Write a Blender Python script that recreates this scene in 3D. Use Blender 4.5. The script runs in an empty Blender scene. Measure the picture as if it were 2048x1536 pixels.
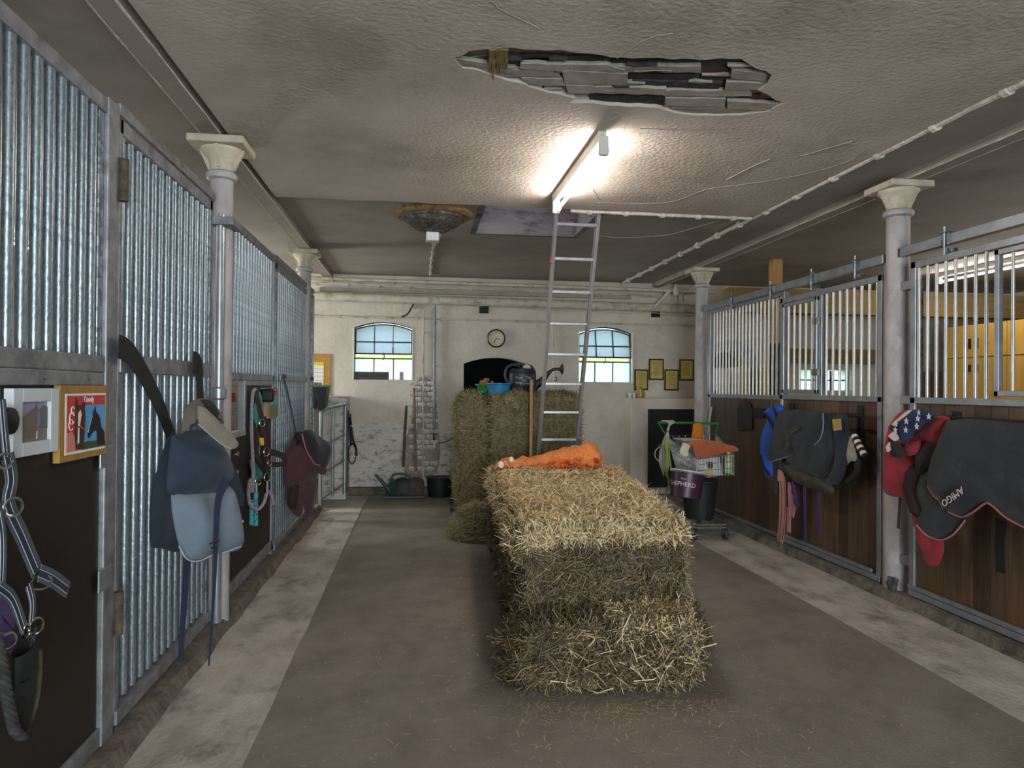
import bpy, bmesh, math, random
import numpy as np
from mathutils import Vector, Matrix, noise, geometry
random.seed(7)
RNG = np.random.default_rng(11)
S = bpy.context.scene
COL = S.collection
# ---------------------------------------------------------------- camera
FPX, CAMH, YAW, PITCH, ROLL = 1420.0, 1.55, math.atan(188 / 1420.0), 8 / 1420.0, 0.009
FW = Vector((math.sin(YAW) * math.cos(PITCH), math.cos(YAW) * math.cos(PITCH), math.sin(PITCH)))
_r = Vector((math.cos(YAW), -math.sin(YAW), 0)); _u = _r.cross(FW)
CR = _r * math.cos(ROLL) + _u * math.sin(ROLL); CU = _u * math.cos(ROLL) - _r * math.sin(ROLL)
CAMP = Vector((0, 0, CAMH))
cam = bpy.data.objects.new('camera', bpy.data.cameras.new('camera')); COL.objects.link(cam)
cam.matrix_world = Matrix(((CR.x, CU.x, -FW.x, 0), (CR.y, CU.y, -FW.y, 0), (CR.z, CU.z, -FW.z, CAMH), (0, 0, 0, 1)))
cam.data.sensor_width = 36; cam.data.lens = FPX / 2048 * 36; cam.data.clip_start = 0.05
S.camera = cam
# ---------------------------------------------------------------- sky, daylight, exposure
W = bpy.data.worlds.new('sky'); S.world = W; W.use_nodes = True
bg = W.node_tree.nodes['Background']; bg.inputs[0].default_value = (0.80, 0.93, 1.0, 1); bg.inputs[1].default_value = 2.3
S.view_settings.view_transform = 'Standard'; S.view_settings.look = 'None'
S.view_settings.gamma = 1.0; S.view_settings.use_curve_mapping = False
S.view_settings.exposure = 1.7
def area(name, loc, rot, sx, sy, power, color):
    l = bpy.data.lights.new(name, 'AREA'); l.shape = 'RECTANGLE'; l.size = sx; l.size_y = sy
    l.energy = power; l.color = color
    o = bpy.data.objects.new(name, l); COL.objects.link(o); o.location = loc; o.rotation_euler = rot
    return o
# daylight falling in through the open stable door behind the camera, and through the aisle windows
area('daylight_stable_door', (0.9, -3.9, 1.5), (math.radians(90), 0, 0), 3.0, 2.6, 92, (0.80, 0.91, 1.0))
area('daylight_left_window', (-4.6, 9.2, 2.0), (math.radians(80), 0, math.radians(-90)), 1.0, 1.2, 45, (0.95, 1.0, 0.97))
area('daylight_right_window', (7.9, 7.6, 2.0), (math.radians(75), 0, math.radians(90)), 1.2, 1.2, 30, (0.95, 0.98, 1.0))
area('hatch_fill', (1.1, 6.75, 3.72), (0, 0, 0), 0.7, 0.9, 1.8, (1.0, 0.97, 0.94))  # added fill at the top of the hatch shaft, brightens its lining
TUBE_STRENGTH = 40.0
# ---------------------------------------------------------------- helpers
class Oblique:
    """upright plane through (x, y) running along the horizontal direction (dx, dy); its normal looks to the viewer"""
    def __init__(s, x, y, dx, dy):
        s.p = Vector((x, y, 0)); s.u = Vector((dx, dy, 0)).normalized(); s.n = Vector((s.u.y, -s.u.x, 0))
        if s.n.dot(CAMP - s.p) < 0: s.n = -s.n
def at(px, py, ax, v):
    if isinstance(ax, Oblique):
        d = FW + CR * ((px - 1024) / FPX) - CU * ((py - 768) / FPX); q = ax.p + ax.n * v
        return CAMP + d * (ax.n.dot(q - CAMP) / ax.n.dot(d))
    d = FW + CR * ((px - 1024) / FPX) - CU * ((py - 768) / FPX)
    return CAMP + d * ((v - CAMP[ax]) / d[ax])
def lin(h):
    if isinstance(h, str):
        h = h.lstrip('#'); c = [int(h[i:i + 2], 16) / 255 for i in (0, 2, 4)]
    else: c = list(h)
    return tuple(x / 12.92 if x <= 0.04045 else ((x + 0.055) / 1.055) ** 2.4 for x in c) + (1,)
MATS = {}
def mat(name, c1, c2=None, rough=0.7, metal=0.0, scale=6.0, bump=0.0, bscale=None, stretch=(1, 1, 1), c3=None, c3amt=0.5, c3scale=1.2, emit=0, spec=0.5, detail=5, lo=0.35, hi=0.65, sheen=0, mode='noise'):
    m = bpy.data.materials.new(name); m.use_nodes = True; nt = m.node_tree; N = nt.nodes; L = nt.links
    b = N['Principled BSDF']; b.inputs['Roughness'].default_value = rough; b.inputs['Metallic'].default_value = metal
    b.inputs['Specular IOR Level'].default_value = spec
    b.inputs['Base Color'].default_value = lin(c1)
    if sheen: b.inputs['Sheen Weight'].default_value = sheen
    if emit:
        b.inputs['Emission Color'].default_value = lin(c1); b.inputs['Emission Strength'].default_value = emit
    if c2 or bump:
        tc = N.new('ShaderNodeTexCoord'); mp = N.new('ShaderNodeMapping'); mp.inputs['Scale'].default_value = stretch
        L.new(tc.outputs['Object'], mp.inputs[0]); src = mp.outputs[0]
    if c2:
        if mode == 'cell':
            t = N.new('ShaderNodeTexVoronoi'); t.inputs['Scale'].default_value = scale; out = t.outputs['Color']
            sep = N.new('ShaderNodeSeparateColor'); L.new(out, sep.inputs[0]); out = sep.outputs[0]
        else:
            t = N.new('ShaderNodeTexNoise'); t.inputs['Scale'].default_value = scale; t.inputs['Detail'].default_value = detail; out = t.outputs['Fac']
            t.inputs['Roughness'].default_value = 0.62
        L.new(src, t.inputs['Vector'])
        r = N.new('ShaderNodeValToRGB'); r.color_ramp.elements[0].position = lo; r.color_ramp.elements[1].position = hi
        r.color_ramp.elements[0].color = lin(c1); r.color_ramp.elements[1].color = lin(c2)
        L.new(out, r.inputs[0]); cout = r.outputs[0]
        if c3:
            t2 = N.new('ShaderNodeTexNoise'); t2.inputs['Scale'].default_value = c3scale; t2.inputs['Detail'].default_value = 7; t2.inputs['Roughness'].default_value = 0.68
            L.new(src, t2.inputs['Vector'])
            r2 = N.new('ShaderNodeValToRGB'); r2.color_ramp.elements[0].position = 0.52; r2.color_ramp.elements[1].position = 0.68
            r2.color_ramp.elements[0].color = (0, 0, 0, 1); r2.color_ramp.elements[1].color = (c3amt,) * 3 + (1,)
            L.new(t2.outputs['Fac'], r2.inputs[0])
            mx = N.new('ShaderNodeMix'); mx.data_type = 'RGBA'
            L.new(r2.outputs[0], mx.inputs[0]); L.new(cout, mx.inputs[6]); mx.inputs[7].default_value = lin(c3); cout = mx.outputs[2]
        L.new(cout, b.inputs['Base Color'])
    if bump:
        t3 = N.new('ShaderNodeTexNoise'); t3.inputs['Scale'].default_value = bscale or scale * 3; t3.inputs['Detail'].default_value = 6
        L.new(src, t3.inputs['Vector']); bp = N.new('ShaderNodeBump'); bp.inputs['Strength'].default_value = bump; bp.inputs['Distance'].default_value = 0.02
        L.new(t3.outputs['Fac'], bp.inputs['Height']); L.new(bp.outputs[0], b.inputs['Normal'])
    MATS[name] = m; return m
def straw_mat(name, cols, rough=0.55):
    m = bpy.data.materials.new(name); m.use_nodes = True; nt = m.node_tree; N = nt.nodes; L = nt.links
    b = N['Principled BSDF']; b.inputs['Roughness'].default_value = rough; b.inputs['Specular IOR Level'].default_value = 0.35
    g = N.new('ShaderNodeNewGeometry'); r = N.new('ShaderNodeValToRGB')
    e = r.color_ramp.elements
    while len(e) < len(cols): e.new(0.5)
    for i, c in enumerate(cols): e[i].position = i / (len(cols) - 1); e[i].color = lin(c)
    L.new(g.outputs['Random Per Island'], r.inputs[0]); L.new(r.outputs[0], b.inputs['Base Color'])
    MATS[name] = m; return m
class MB:
    def __init__(s): s.v = []; s.f = []
    def add(s, vs, fs):
        o = len(s.v); s.v += [tuple(p) for p in vs]; s.f += [tuple(i + o for i in f) for f in fs]; return s
    def box(s, lo, hi, M=None):
        x0, y0, z0 = lo; x1, y1, z1 = hi
        vs = [Vector(p) for p in ((x0, y0, z0), (x1, y0, z0), (x1, y1, z0), (x0, y1, z0), (x0, y0, z1), (x1, y0, z1), (x1, y1, z1), (x0, y1, z1))]
        if M: vs = [M @ p for p in vs]
        return s.add(vs, [(3, 2, 1, 0), (4, 5, 6, 7), (0, 1, 5, 4), (1, 2, 6, 5), (2, 3, 7, 6), (3, 0, 4, 7)])
    def tube(s, pts, r, n=8, caps=True, closed=False):
        pts = [Vector(p) for p in pts]; k = len(pts); rs = r if isinstance(r, (list, tuple)) else [r] * k
        vs = []; prev = None
        for i, p in enumerate(pts):
            if closed: t = pts[(i + 1) % k] - pts[i - 1]
            else: t = pts[min(i + 1, k - 1)] - pts[max(i - 1, 0)]
            t.normalize()
            a = prev if prev is not None else (Vector((0, 0, 1)) if abs(t.z) < 0.9 else Vector((1, 0, 0)))
            a = (a - t * a.dot(t)); a.normalize(); b = t.cross(a); prev = a
            vs += [p + (a * math.cos(2 * math.pi * j / n) + b * math.sin(2 * math.pi * j / n)) * rs[i] for j in range(n)]
        fs = []
        for i in range(k if closed else k - 1):
            i2 = (i + 1) % k
            fs += [(i * n + j, i * n + (j + 1) % n, i2 * n + (j + 1) % n, i2 * n + j) for j in range(n)]
        if caps and not closed: fs += [tuple(range(n - 1, -1, -1)), tuple((k - 1) * n + j for j in range(n))]
        return s.add(vs, fs)
    def lathe(s, prof, n=24, M=None, sx=1, sy=1):
        vs = []
        for r, z in prof: vs += [Vector((r * sx * math.cos(2 * math.pi * j / n), r * sy * math.sin(2 * math.pi * j / n), z)) for j in range(n)]
        if M: vs = [M @ p for p in vs]
        fs = []
        for i in range(len(prof) - 1): fs += [(i * n + j, i * n + (j + 1) % n, (i + 1) * n + (j + 1) % n, (i + 1) * n + j) for j in range(n)]
        if prof[0][0] > 1e-4: fs.append(tuple(range(n - 1, -1, -1)))
        if prof[-1][0] > 1e-4: fs.append(tuple((len(prof) - 1) * n + j for j in range(n)))
        return s.add(vs, fs)
    def prism(s, poly, off):
        poly = [Vector(p) for p in poly]; off = Vector(off); n = len(poly)
        nrm = Vector((0, 0, 0))
        for i in range(n): nrm += poly[i].cross(poly[(i + 1) % n])
        if nrm.dot(off) > 0: poly = poly[::-1]
        vs = poly + [p + off for p in poly]
        return s.add(vs, [tuple(range(n)), tuple(range(2 * n - 1, n - 1, -1))] + [(i, i + n, (i + 1) % n + n, (i + 1) % n) for i in range(n)])
    def ribbon(s, pts, w, nrm, th=0.003):
        pts = [Vector(p) for p in pts]; nrm = Vector(nrm).normalized(); k = len(pts)
        ws = w if isinstance(w, (list, tuple)) else [w] * k; vs = []
        for i, p in enumerate(pts):
            t = pts[min(i + 1, k - 1)] - pts[max(i - 1, 0)]; sd = t.cross(nrm)
            sd = sd.normalized() if sd.length > 1e-6 else Vector((0, 1, 0)); h = sd * ws[i] / 2; n2 = sd.cross(t).normalized() * th
            if n2.dot(nrm) < 0: n2 = -n2
            vs += [p - h, p + h, p + h + n2, p - h + n2]
        fs = [(0, 3, 2, 1), (4 * k - 4, 4 * k - 3, 4 * k - 2, 4 * k - 1)]
        for i in range(k - 1):
            a = 4 * i; fs += [(a + j, a + (j + 1) % 4, a + 4 + (j + 1) % 4, a + 4 + j) for j in range(4)]
        return s.add(vs, fs)
    def build(s, name, m, parent=None, smooth=False, bevel=0, fix=True):
        me = bpy.data.meshes.new(name); me.from_pydata(s.v, [], s.f)
        if fix:
            bm = bmesh.new(); bm.from_mesh(me); bmesh.ops.recalc_face_normals(bm, faces=bm.faces); bm.to_mesh(me); bm.free()
        o = bpy.data.objects.new(name, me); COL.objects.link(o)
        if m is not None: me.materials.append(MATS[m] if isinstance(m, str) else m)
        if smooth:
            me.polygons.foreach_set('use_smooth', [True] * len(me.polygons))
            me.set_sharp_from_angle(angle=math.radians(40))
        if bevel:
            md = o.modifiers.new('bevel', 'BEVEL'); md.width = bevel; md.segments = 2; md.limit_method = 'ANGLE'
        if parent is not None: o.parent = parent
        return o
def box(name, lo, hi, m, parent=None, bevel=0): return MB().box(lo, hi).build(name, m, parent, bevel=bevel)
def tube(name, pts, r, m, parent=None, n=10, closed=False): return MB().tube(pts, r, n, closed=closed).build(name, m, parent, smooth=True)
def thing(name, label, cat, group=None, loc=None, rz=0):
    o = bpy.data.objects.new(name, None); COL.objects.link(o); o.empty_display_size = 0.1
    o['label'] = label; o['category'] = cat
    if group: o['group'] = group
    if loc is not None: o.location = loc; o.rotation_euler.z = rz; o['_placed'] = 1
    return o
def tag(o, label, cat, group=None):
    o['label'] = label; o['category'] = cat
    if group: o['group'] = group
    return o
def struct(o, label=None):
    o['kind'] = 'structure'
    if label: o['label'] = label
    return o
def stuff(o): o['kind'] = 'stuff'; return o
def smoothpts(pts, sub=6):
    pts = [Vector(p) for p in pts]; out = []
    for i in range(len(pts) - 1):
        p0 = pts[max(i - 1, 0)]; p1 = pts[i]; p2 = pts[i + 1]; p3 = pts[min(i + 2, len(pts) - 1)]
        for k in range(sub):
            t = k / sub
            out.append(0.5 * ((2 * p1) + (p2 - p0) * t + (2 * p0 - 5 * p1 + 4 * p2 - p3) * t * t + (3 * p1 - p0 - 3 * p2 + p3) * t ** 3))
    out.append(pts[-1]); return out
def pl(pxs, ax, v, off=0):
    return [at(p[0], p[1], ax, v + (p[2] if len(p) > 2 else 0)) for p in pxs]
def cloth(name, pxs, ax, v, sgn, m, parent=None, bulge=0.04, fold=0.012, freq=30, ang=90, w=0.05, step=0.025, smoothb=True, seed=0, prof=None, back=0.004, thick_in=None):
    """hanging textile: outline in the plane ax=v, puffed out by sgn along ax, with soft folds"""
    ob = isinstance(ax, Oblique)
    if not ob: iu, iv = [(1, 2), (0, 2), (0, 1)][ax]
    P = pl(pxs, ax, v); b2 = [Vector(((p - ax.p).dot(ax.u), p.z, 0)) if ob else Vector((p[iu], p[iv], 0)) for p in P]
    if smoothb: b2 = smoothpts(b2 + [b2[0]], 4)[:-1]
    b = np.array([(p.x, p.y) for p in b2])
    rs = []
    for i in range(len(b)):
        a, c = b[i], b[(i + 1) % len(b)]; k = max(1, int(np.hypot(*(c - a)) / step))
        rs += [a + (c - a) * t / k for t in range(k)]
    b = np.array(rs); n = len(b)
    lo, hi = b.min(0), b.max(0)
    gx, gy = np.meshgrid(np.arange(lo[0], hi[0], step), np.arange(lo[1], hi[1], step)); g = np.stack([gx.ravel(), gy.ravel()], 1)
    g += (RNG.random(g.shape) - 0.5) * step * 0.3
    def inside(q):
        c = np.zeros(len(q), bool)
        for i in range(n):
            x1, y1 = b[i]; x2, y2 = b[(i + 1) % n]
            cond = ((y1 > q[:, 1]) != (y2 > q[:, 1])) & (q[:, 0] < (x2 - x1) * (q[:, 1] - y1) / ((y2 - y1) if y2 != y1 else 1e-9) + x1)
            c ^= cond
        return c
    def dist(q):
        d = np.full(len(q), 1e9)
        for i in range(n):
            a = b[i]; c = b[(i + 1) % n] - a; t = np.clip(((q - a) @ c) / max(c @ c, 1e-12), 0, 1)
            d = np.minimum(d, np.hypot(*(q - a - t[:, None] * c).T))
        return d
    g = g[inside(g)]; g = g[dist(g) > step * 0.45]
    pts = [Vector(p) for p in b] + [Vector(p) for p in g]
    vo, eo, fo, _, _, _ = geometry.delaunay_2d_cdt(pts, [], [list(range(n))], 1, 1e-6)
    q = np.array([(p.x, p.y) for p in vo]); d = dist(q)
    ca, sa = math.cos(math.radians(ang)), math.sin(math.radians(ang))
    along = q[:, 0] * sa - q[:, 1] * ca
    nz = np.array([noise.noise(Vector((p[0] * 4 + seed * 7, p[1] * 4, seed))) for p in q])
    e = 1 - np.exp(-d / w)
    h = bulge * e + fold * np.sin(along * freq + nz * 2.2 + seed) * np.minimum(1, d / w + 0.25) + nz * fold * 0.8 * e
    if prof is not None: h = h + prof(q)
    h = np.maximum(h, 0.004)
    def p3(p, hh):
        if ob: w_ = ax.p + ax.u * p[0] + ax.n * (v + sgn * hh); return (w_.x, w_.y, p[1])
        r = [0, 0, 0]; r[iu] = p[0]; r[iv] = p[1]; r[ax] = v + sgn * hh; return tuple(r)
    k = len(q); vs = [p3(q[i], h[i]) for i in range(k)] + [p3(q[i], -back) for i in range(k)]
    fs = [tuple(f) for f in fo] + [tuple(i + k for i in reversed(f)) for f in fo]
    cnt = {}
    for f in fo:
        for i in range(len(f)):
            e_ = (f[i], f[(i + 1) % len(f)]); cnt[e_] = 1
    fs += [(a, a + k, c + k, c) for (a, c) in cnt if (c, a) not in cnt]
    mb = MB(); mb.v = vs; mb.f = fs
    return mb.build(name, m, parent, smooth=True)
def text(s, size, o3, xd, yd, m, parent=None, name='lettering', ext=0.0008, align='CENTER'):
    cu = bpy.data.curves.new(name, 'FONT'); cu.body = s; cu.size = size; cu.extrude = ext; cu.align_x = align; cu.align_y = 'CENTER'; cu.resolution_u = 2
    ob = bpy.data.objects.new('tmp', cu); me = bpy.data.meshes.new_from_object(ob); bpy.data.objects.remove(ob); bpy.data.curves.remove(cu)
    xd = Vector(xd).normalized(); yd = Vector(yd); yd = (yd - xd * yd.dot(xd)).normalized(); zd = xd.cross(yd); o3 = Vector(o3)
    M = Matrix(((xd.x, yd.x, zd.x, o3.x), (xd.y, yd.y, zd.y, o3.y), (xd.z, yd.z, zd.z, o3.z), (0, 0, 0, 1)))
    me.transform(M); me.name = name; me.materials.clear(); me.materials.append(MATS[m])
    o = bpy.data.objects.new(name, me); COL.objects.link(o)
    if parent is not None: o.parent = parent
    return o
def copyo(o, parent=None, dloc=None):
    c = o.copy(); COL.objects.link(c)
    if parent is not None: c.parent = parent
    if dloc is not None: c.location = dloc
    return c
def straws(name, pos, dirs, nrm, length, width, m, parent=None, curl=0.15):
    """many single stalks, each a bent blade: three cross sections"""
    n = len(pos); d = dirs / np.linalg.norm(dirs, axis=1)[:, None]
    L = np.broadcast_to(length, n)[:, None]; Wd = np.broadcast_to(width, n)[:, None]
    s = np.cross(d, nrm); s /= np.maximum(np.linalg.norm(s, axis=1), 1e-6)[:, None]
    c = (RNG.random((n, 3)) - 0.5) * L * curl * 2
    V = np.empty((n, 6, 3))
    for i, t in enumerate((-0.5, 0.0, 0.5)):
        p = pos + d * L * t + (c if i == 1 else 0)
        wd = Wd * (1.0 if i < 2 else 0.6)
        V[:, 2 * i] = p - s * wd / 2; V[:, 2 * i + 1] = p + s * wd / 2
    base = (np.arange(n) * 6)[:, None]
    F = np.concatenate([base + np.array([[0, 1, 3, 2]]), base + np.array([[2, 3, 5, 4]])], 1).reshape(-1)
    me = bpy.data.meshes.new(name); me.vertices.add(n * 6); me.vertices.foreach_set('co', V.reshape(-1))
    me.loops.add(len(F)); me.loops.foreach_set('vertex_index', F.astype(np.int32))
    me.polygons.add(n * 2); me.polygons.foreach_set('loop_start', np.arange(0, n * 8, 4, dtype=np.int32))
    me.update(calc_edges=True); me.validate()
    o = bpy.data.objects.new(name, me); COL.objects.link(o); me.materials.append(MATS[m])
    if parent is not None: o.parent = parent
    return stuff(o)
# ---------------------------------------------------------------- materials
mat('plaster_coat', '#c4b8aa', '#b0a496', rough=0.9, scale=1.3, bump=0.5, bscale=34, c3='#857d6f', c3amt=0.5, c3scale=0.9)
mat('ceiling_paint', '#a0968a', '#91877b', rough=0.85, scale=1.2, bump=0.15, bscale=14, c3='#6f685a', c3amt=0.5, c3scale=0.8)  # greyer than the plaster coat, adds to the light falloff by colour
mat('wall_paint', '#d3c9ba', '#c4baab', rough=0.9, scale=1.8, bump=0.35, bscale=16, c3='#a3977f', c3amt=0.35, c3scale=2.2)
mat('wall_white', '#d6d0c7', '#c6c0b7', rough=0.9, scale=2.2, bump=0.6, bscale=22, c3='#5d554b', c3amt=0.85, c3scale=9, stretch=(1, 1, 2.2))
mat('strip_grey', '#a8a092', '#968e80', rough=0.8, scale=5)
mat('girder', '#8c7547', '#7a6439', rough=0.8, scale=4, stretch=(0.6, 6, 6))
mat('brick_chase', '#aaa194', '#867d71', rough=0.95, scale=20, bump=0.6)
mat('concrete_light', '#c4bbb0', '#a0968a', rough=0.92, scale=2.6, bump=0.35, bscale=26, c3='#6a6156', c3amt=0.75, c3scale=2.3, stretch=(1.6, 1, 1))
mat('concrete_kerb', '#7d7466', '#544d43', rough=0.95, scale=7, bump=0.7, bscale=22, c3='#373027', c3amt=0.7, c3scale=5)
mat('rubber_floor', '#897e71', '#756a5e', rough=0.72, scale=3.0, bump=0.2, bscale=60, c3='#978c7f', c3amt=0.6, c3scale=1.4)
mat('earth', '#6a6152', '#4d4639', rough=0.95, scale=3)
mat('galv', '#8f979d', '#636b72', rough=0.38, metal=0.72, scale=42, mode='cell', bump=0.08, bscale=60)
mat('galv_bar', '#a9b6bd', '#717c83', rough=0.36, metal=0.72, scale=90, stretch=(1, 1, 0.5), bump=0.10, bscale=80, lo=0.3, hi=0.7)
mat('galv_flat', '#9a9a9c', '#77787c', rough=0.5, metal=0.45, scale=12, bump=0.1, bscale=40, c3='#5b5550', c3amt=0.6, c3scale=9)
mat('galv_smooth', '#a4a8ac', '#8d9196', rough=0.36, metal=0.6, scale=9)
mat('steel_pale', '#c9c8c4', '#aeada8', rough=0.3, metal=0.55, scale=10)
mat('chrome', '#d8d8d8', rough=0.18, metal=1.0)
mat('rusty', '#6d5a49', '#3f342b', rough=0.8, metal=0.2, scale=14)
mat('panel_brown', '#1f1812', '#18120d', rough=0.55, scale=5, bump=0.05, bscale=50, c3='#2c231b', c3amt=0.4, c3scale=6)
mat('column_paint', '#b5adab', '#9d9694', rough=0.55, scale=6, bump=0.3, bscale=25, c3='#6f7072', c3amt=0.5, c3scale=9, stretch=(1, 1, 0.6))
mat('capital_paint', '#c9bfa9', '#b5ab96', rough=0.8, scale=8, bump=0.3, bscale=22, c3='#7a6a52', c3amt=0.5, c3scale=5)
mat('pipe_paint', '#cfc5b1', '#b6ac98', rough=0.7, scale=6, bump=0.2, bscale=30, c3='#7d7362', c3amt=0.6, c3scale=6)
mat('conduit_paint', '#d2cbbd', '#b3ab9c', rough=0.8, scale=14, bump=0.6, bscale=40)
WOODC = (('#5c4733', '#463523'), ('#6a523b', '#543f2c'), ('#503c2a', '#3d2d1e'), ('#604c39', '#4a3929'))
for i, (a, b) in enumerate(WOODC): mat('wood_plank_%d' % i, a, b, rough=0.5, scale=5, stretch=(8, 8, 0.5), bump=0.1, bscale=12)
mat('timber', '#c79f63', '#b48a50', rough=0.7, scale=4, stretch=(8, 8, 0.7), bump=0.1)
mat('handle_wood', '#8a6849', '#6f5038', rough=0.6, scale=6, stretch=(8, 8, 0.6))
mat('handle_dark', '#5a3f2d', '#3f2b20', rough=0.65, scale=6, stretch=(8, 8, 0.6))
mat('broom_wood', '#b98e5e', '#a3784a', rough=0.6, scale=6, stretch=(8, 8, 0.6))
mat('frame_wood', '#a9803f', '#96702f', rough=0.55, scale=6, stretch=(4, 4, 4))
mat('frame_white', '#cdd3d4', '#c2c9ca', rough=0.6, scale=3)
mat('paper', '#e4e0da', rough=0.8)
mat('white_plastic', '#d8d8d6', '#c8c8c4', rough=0.45, scale=5)
mat('black_plastic', '#15171a', '#1d2023', rough=0.42, scale=6)
mat('can_black', '#1b1d24', '#262932', rough=0.45, scale=5, bump=0.05)
mat('dark_bin', '#22241f', '#1a1c18', rough=0.6, scale=4)
mat('black_iron', '#141414', '#1c1b1a', rough=0.5, scale=8, metal=0.3)
mat('black_board', '#121511', '#0b0d0a', rough=0.8, scale=4)
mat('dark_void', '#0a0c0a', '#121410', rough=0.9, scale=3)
mat('window_iron', '#26282b', '#3a3c3d', rough=0.6, scale=20)
mat('aluminium', '#b3aeae', '#a19c9d', rough=0.32, metal=0.55, scale=10, stretch=(3, 3, 0.5))
mat('tube_light', '#fff6f1', emit=TUBE_STRENGTH); mat('lamp_white', '#cfcac0', '#bdb8ad', rough=0.5, scale=6)
mat('tube_far', '#fff5ea', emit=TUBE_STRENGTH * 0.7); mat('tube_dim', '#fff5ea', emit=TUBE_STRENGTH * 0.42)
mat('red_plastic', '#b5372c', rough=0.5); mat('orange_net', '#ee9450', '#dc7838', rough=0.65, scale=40, bump=0.5, bscale=120, c3='#f08a45', c3amt=0.5, c3scale=25)
mat('net_thread', '#f0742c', rough=0.6); mat('carrot', '#dd6f2f', '#c4571f', rough=0.6, scale=10)
mat('green_tub', '#2b8a3a', '#237531', rough=0.45, scale=5); mat('blue_tub', '#1f82b4', '#1a74a4', rough=0.45, scale=5)
mat('potato', '#b07a4c', '#8e5c36', rough=0.8, scale=9)
mat('green_can', '#1e4a3c', '#255544', rough=0.45, scale=5); mat('yellow_tub', '#b7ad22', '#a39a1b', rough=0.5, scale=5)
mat('dark_tub', '#14161a', '#1b1d21', rough=0.55, scale=5); mat('shovel_red', '#4a2e28', '#37221e', rough=0.6, scale=8)
mat('purple_bucket', '#3c2438', '#45293f', rough=0.38, scale=4)
mat('cream_glaze', '#d9d3c2', rough=0.3); mat('clock_rim', '#2a1a12', rough=0.35); mat('clock_face', '#cfc7a6', rough=0.7)
mat('gold_paper', '#c3ae5c', '#b39c4a', rough=0.4, metal=0.1, scale=7); mat('ink', '#4c432a', rough=0.8); mat('ink_dark', '#161513', rough=0.8)
mat('frame_black', '#15130f', rough=0.4)
mat('cork', '#b98d45', '#a67a36', rough=0.85, scale=30); mat('print_yellow', '#d7c21d', rough=0.7)
mat('locker', '#c89f4b', '#ba923f', rough=0.55, scale=3, stretch=(3, 3, 0.6)); mat('locker_side', '#8a6a42', rough=0.6)
mat('arch_blue', '#98a3a8', '#87929a', rough=0.85, scale=8, bump=0.4)
mat('rust_vent', '#5a5248', '#2a2622', rough=0.85, scale=22, bump=0.6, bscale=60, c3='#8f8877', c3amt=0.7, c3scale=12)
mat('rust_ring', '#a8854f', '#5f4e36', rough=0.9, scale=14, bump=0.6, bscale=40)
mat('plaster_broken', '#a79e92', '#8d857a', rough=0.95, scale=9, bump=0.6, bscale=30)
mat('plaster_shadow', '#454441', '#2c2a26', rough=0.95, scale=14, bump=0.6, bscale=30)  # near-black tone, paints shadow into the broken patch
mat('brick_brown', '#5b453c', '#463229', rough=0.95, scale=10, bump=0.4)
mat('rust_stain', '#8c7140', '#5e4a2b', rough=0.95, scale=12, bump=0.6, bscale=60)
mat('hatch_lining', '#827c80', '#645f64', rough=0.9, scale=3, c3='#26242a', c3amt=0.9, c3scale=5, stretch=(0.6, 1, 2.2), bump=0.3)
# textiles
mat('rug_navy', '#2b3846', '#253140', rough=0.85, scale=12, bump=0.1, bscale=160, sheen=0.1)
mat('rug_navy_dark', '#1b2733', '#16212c', rough=0.85, scale=12, sheen=0.1)
mat('rug_grey', '#76828f', '#6b7783', rough=0.8, scale=5, bump=0.08, bscale=160)
mat('strap_navy', '#28324a', '#222b40', rough=0.8, scale=9); mat('strap_black', '#0f0f10', '#171717', rough=0.75, scale=9)
mat('strap_grey', '#565a5e', '#474b4f', rough=0.75, scale=9); mat('piping_pale', '#aeb5bb', rough=0.7)
mat('cap_brown', '#6d6459', '#5e564c', rough=0.85, scale=8, bump=0.15, bscale=80); mat('cap_pale', '#7d7467', '#8f8474', rough=0.85, scale=6); mat('cap_dark', '#262321', rough=0.85)
mat('maroon', '#4c2c31', '#41252b', rough=0.85, scale=7, sheen=0.1); mat('maroon_dark', '#2d1c21', rough=0.85); mat('fleece_black', '#1b1a1b', '#262526', rough=0.95, scale=18, sheen=0.2)
mat('piping_pink', '#b0686f', rough=0.7); mat('leather', '#3a2522', '#2c1b19', rough=0.5, scale=12)
mat('rope_grey', '#7f7b83', '#a68c97', rough=0.85, scale=60, lo=0.45, hi=0.6); mat('rope_teal', '#4ba7a8', '#2c4047', rough=0.85, scale=60, lo=0.5, hi=0.6); mat('teal', '#3f9c97', '#358a86', rough=0.8, scale=12)
mat('rope_dark', '#3b3836', '#211f1e', rough=0.85, scale=30); mat('purple', '#4a3a68', '#3c2f57', rough=0.8, scale=8); mat('purple_tie', '#4b2a70', rough=0.8)
mat('boot_black', '#191b1a', '#101211', rough=0.65, scale=8); mat('fleece_beige', '#5d564a', '#4a443a', rough=0.95, scale=30, bump=0.6, bscale=90)
mat('rug_black', '#1f2226', '#17191c', rough=0.85, scale=7, sheen=0.1, c3='#34383d', c3amt=0.4, c3scale=5); mat('rug_black2', '#23262b', '#1a1d21', rough=0.85, scale=9, sheen=0.15, c3='#454a50', c3amt=0.5, c3scale=7)
mat('rug_dark_blue', '#1d2430', '#161c26', rough=0.85, scale=7, sheen=0.1); mat('rug_olive', '#4a4136', '#3b342b', rough=0.85, scale=7)
mat('blue_bright', '#2a5fc4', '#2251ae', rough=0.75, scale=7); mat('pink_strap', '#c98f88', '#b87d77', rough=0.8, scale=9); mat('fleece_pale', '#9b917f', '#857b6a', rough=0.95, scale=12)
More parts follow.
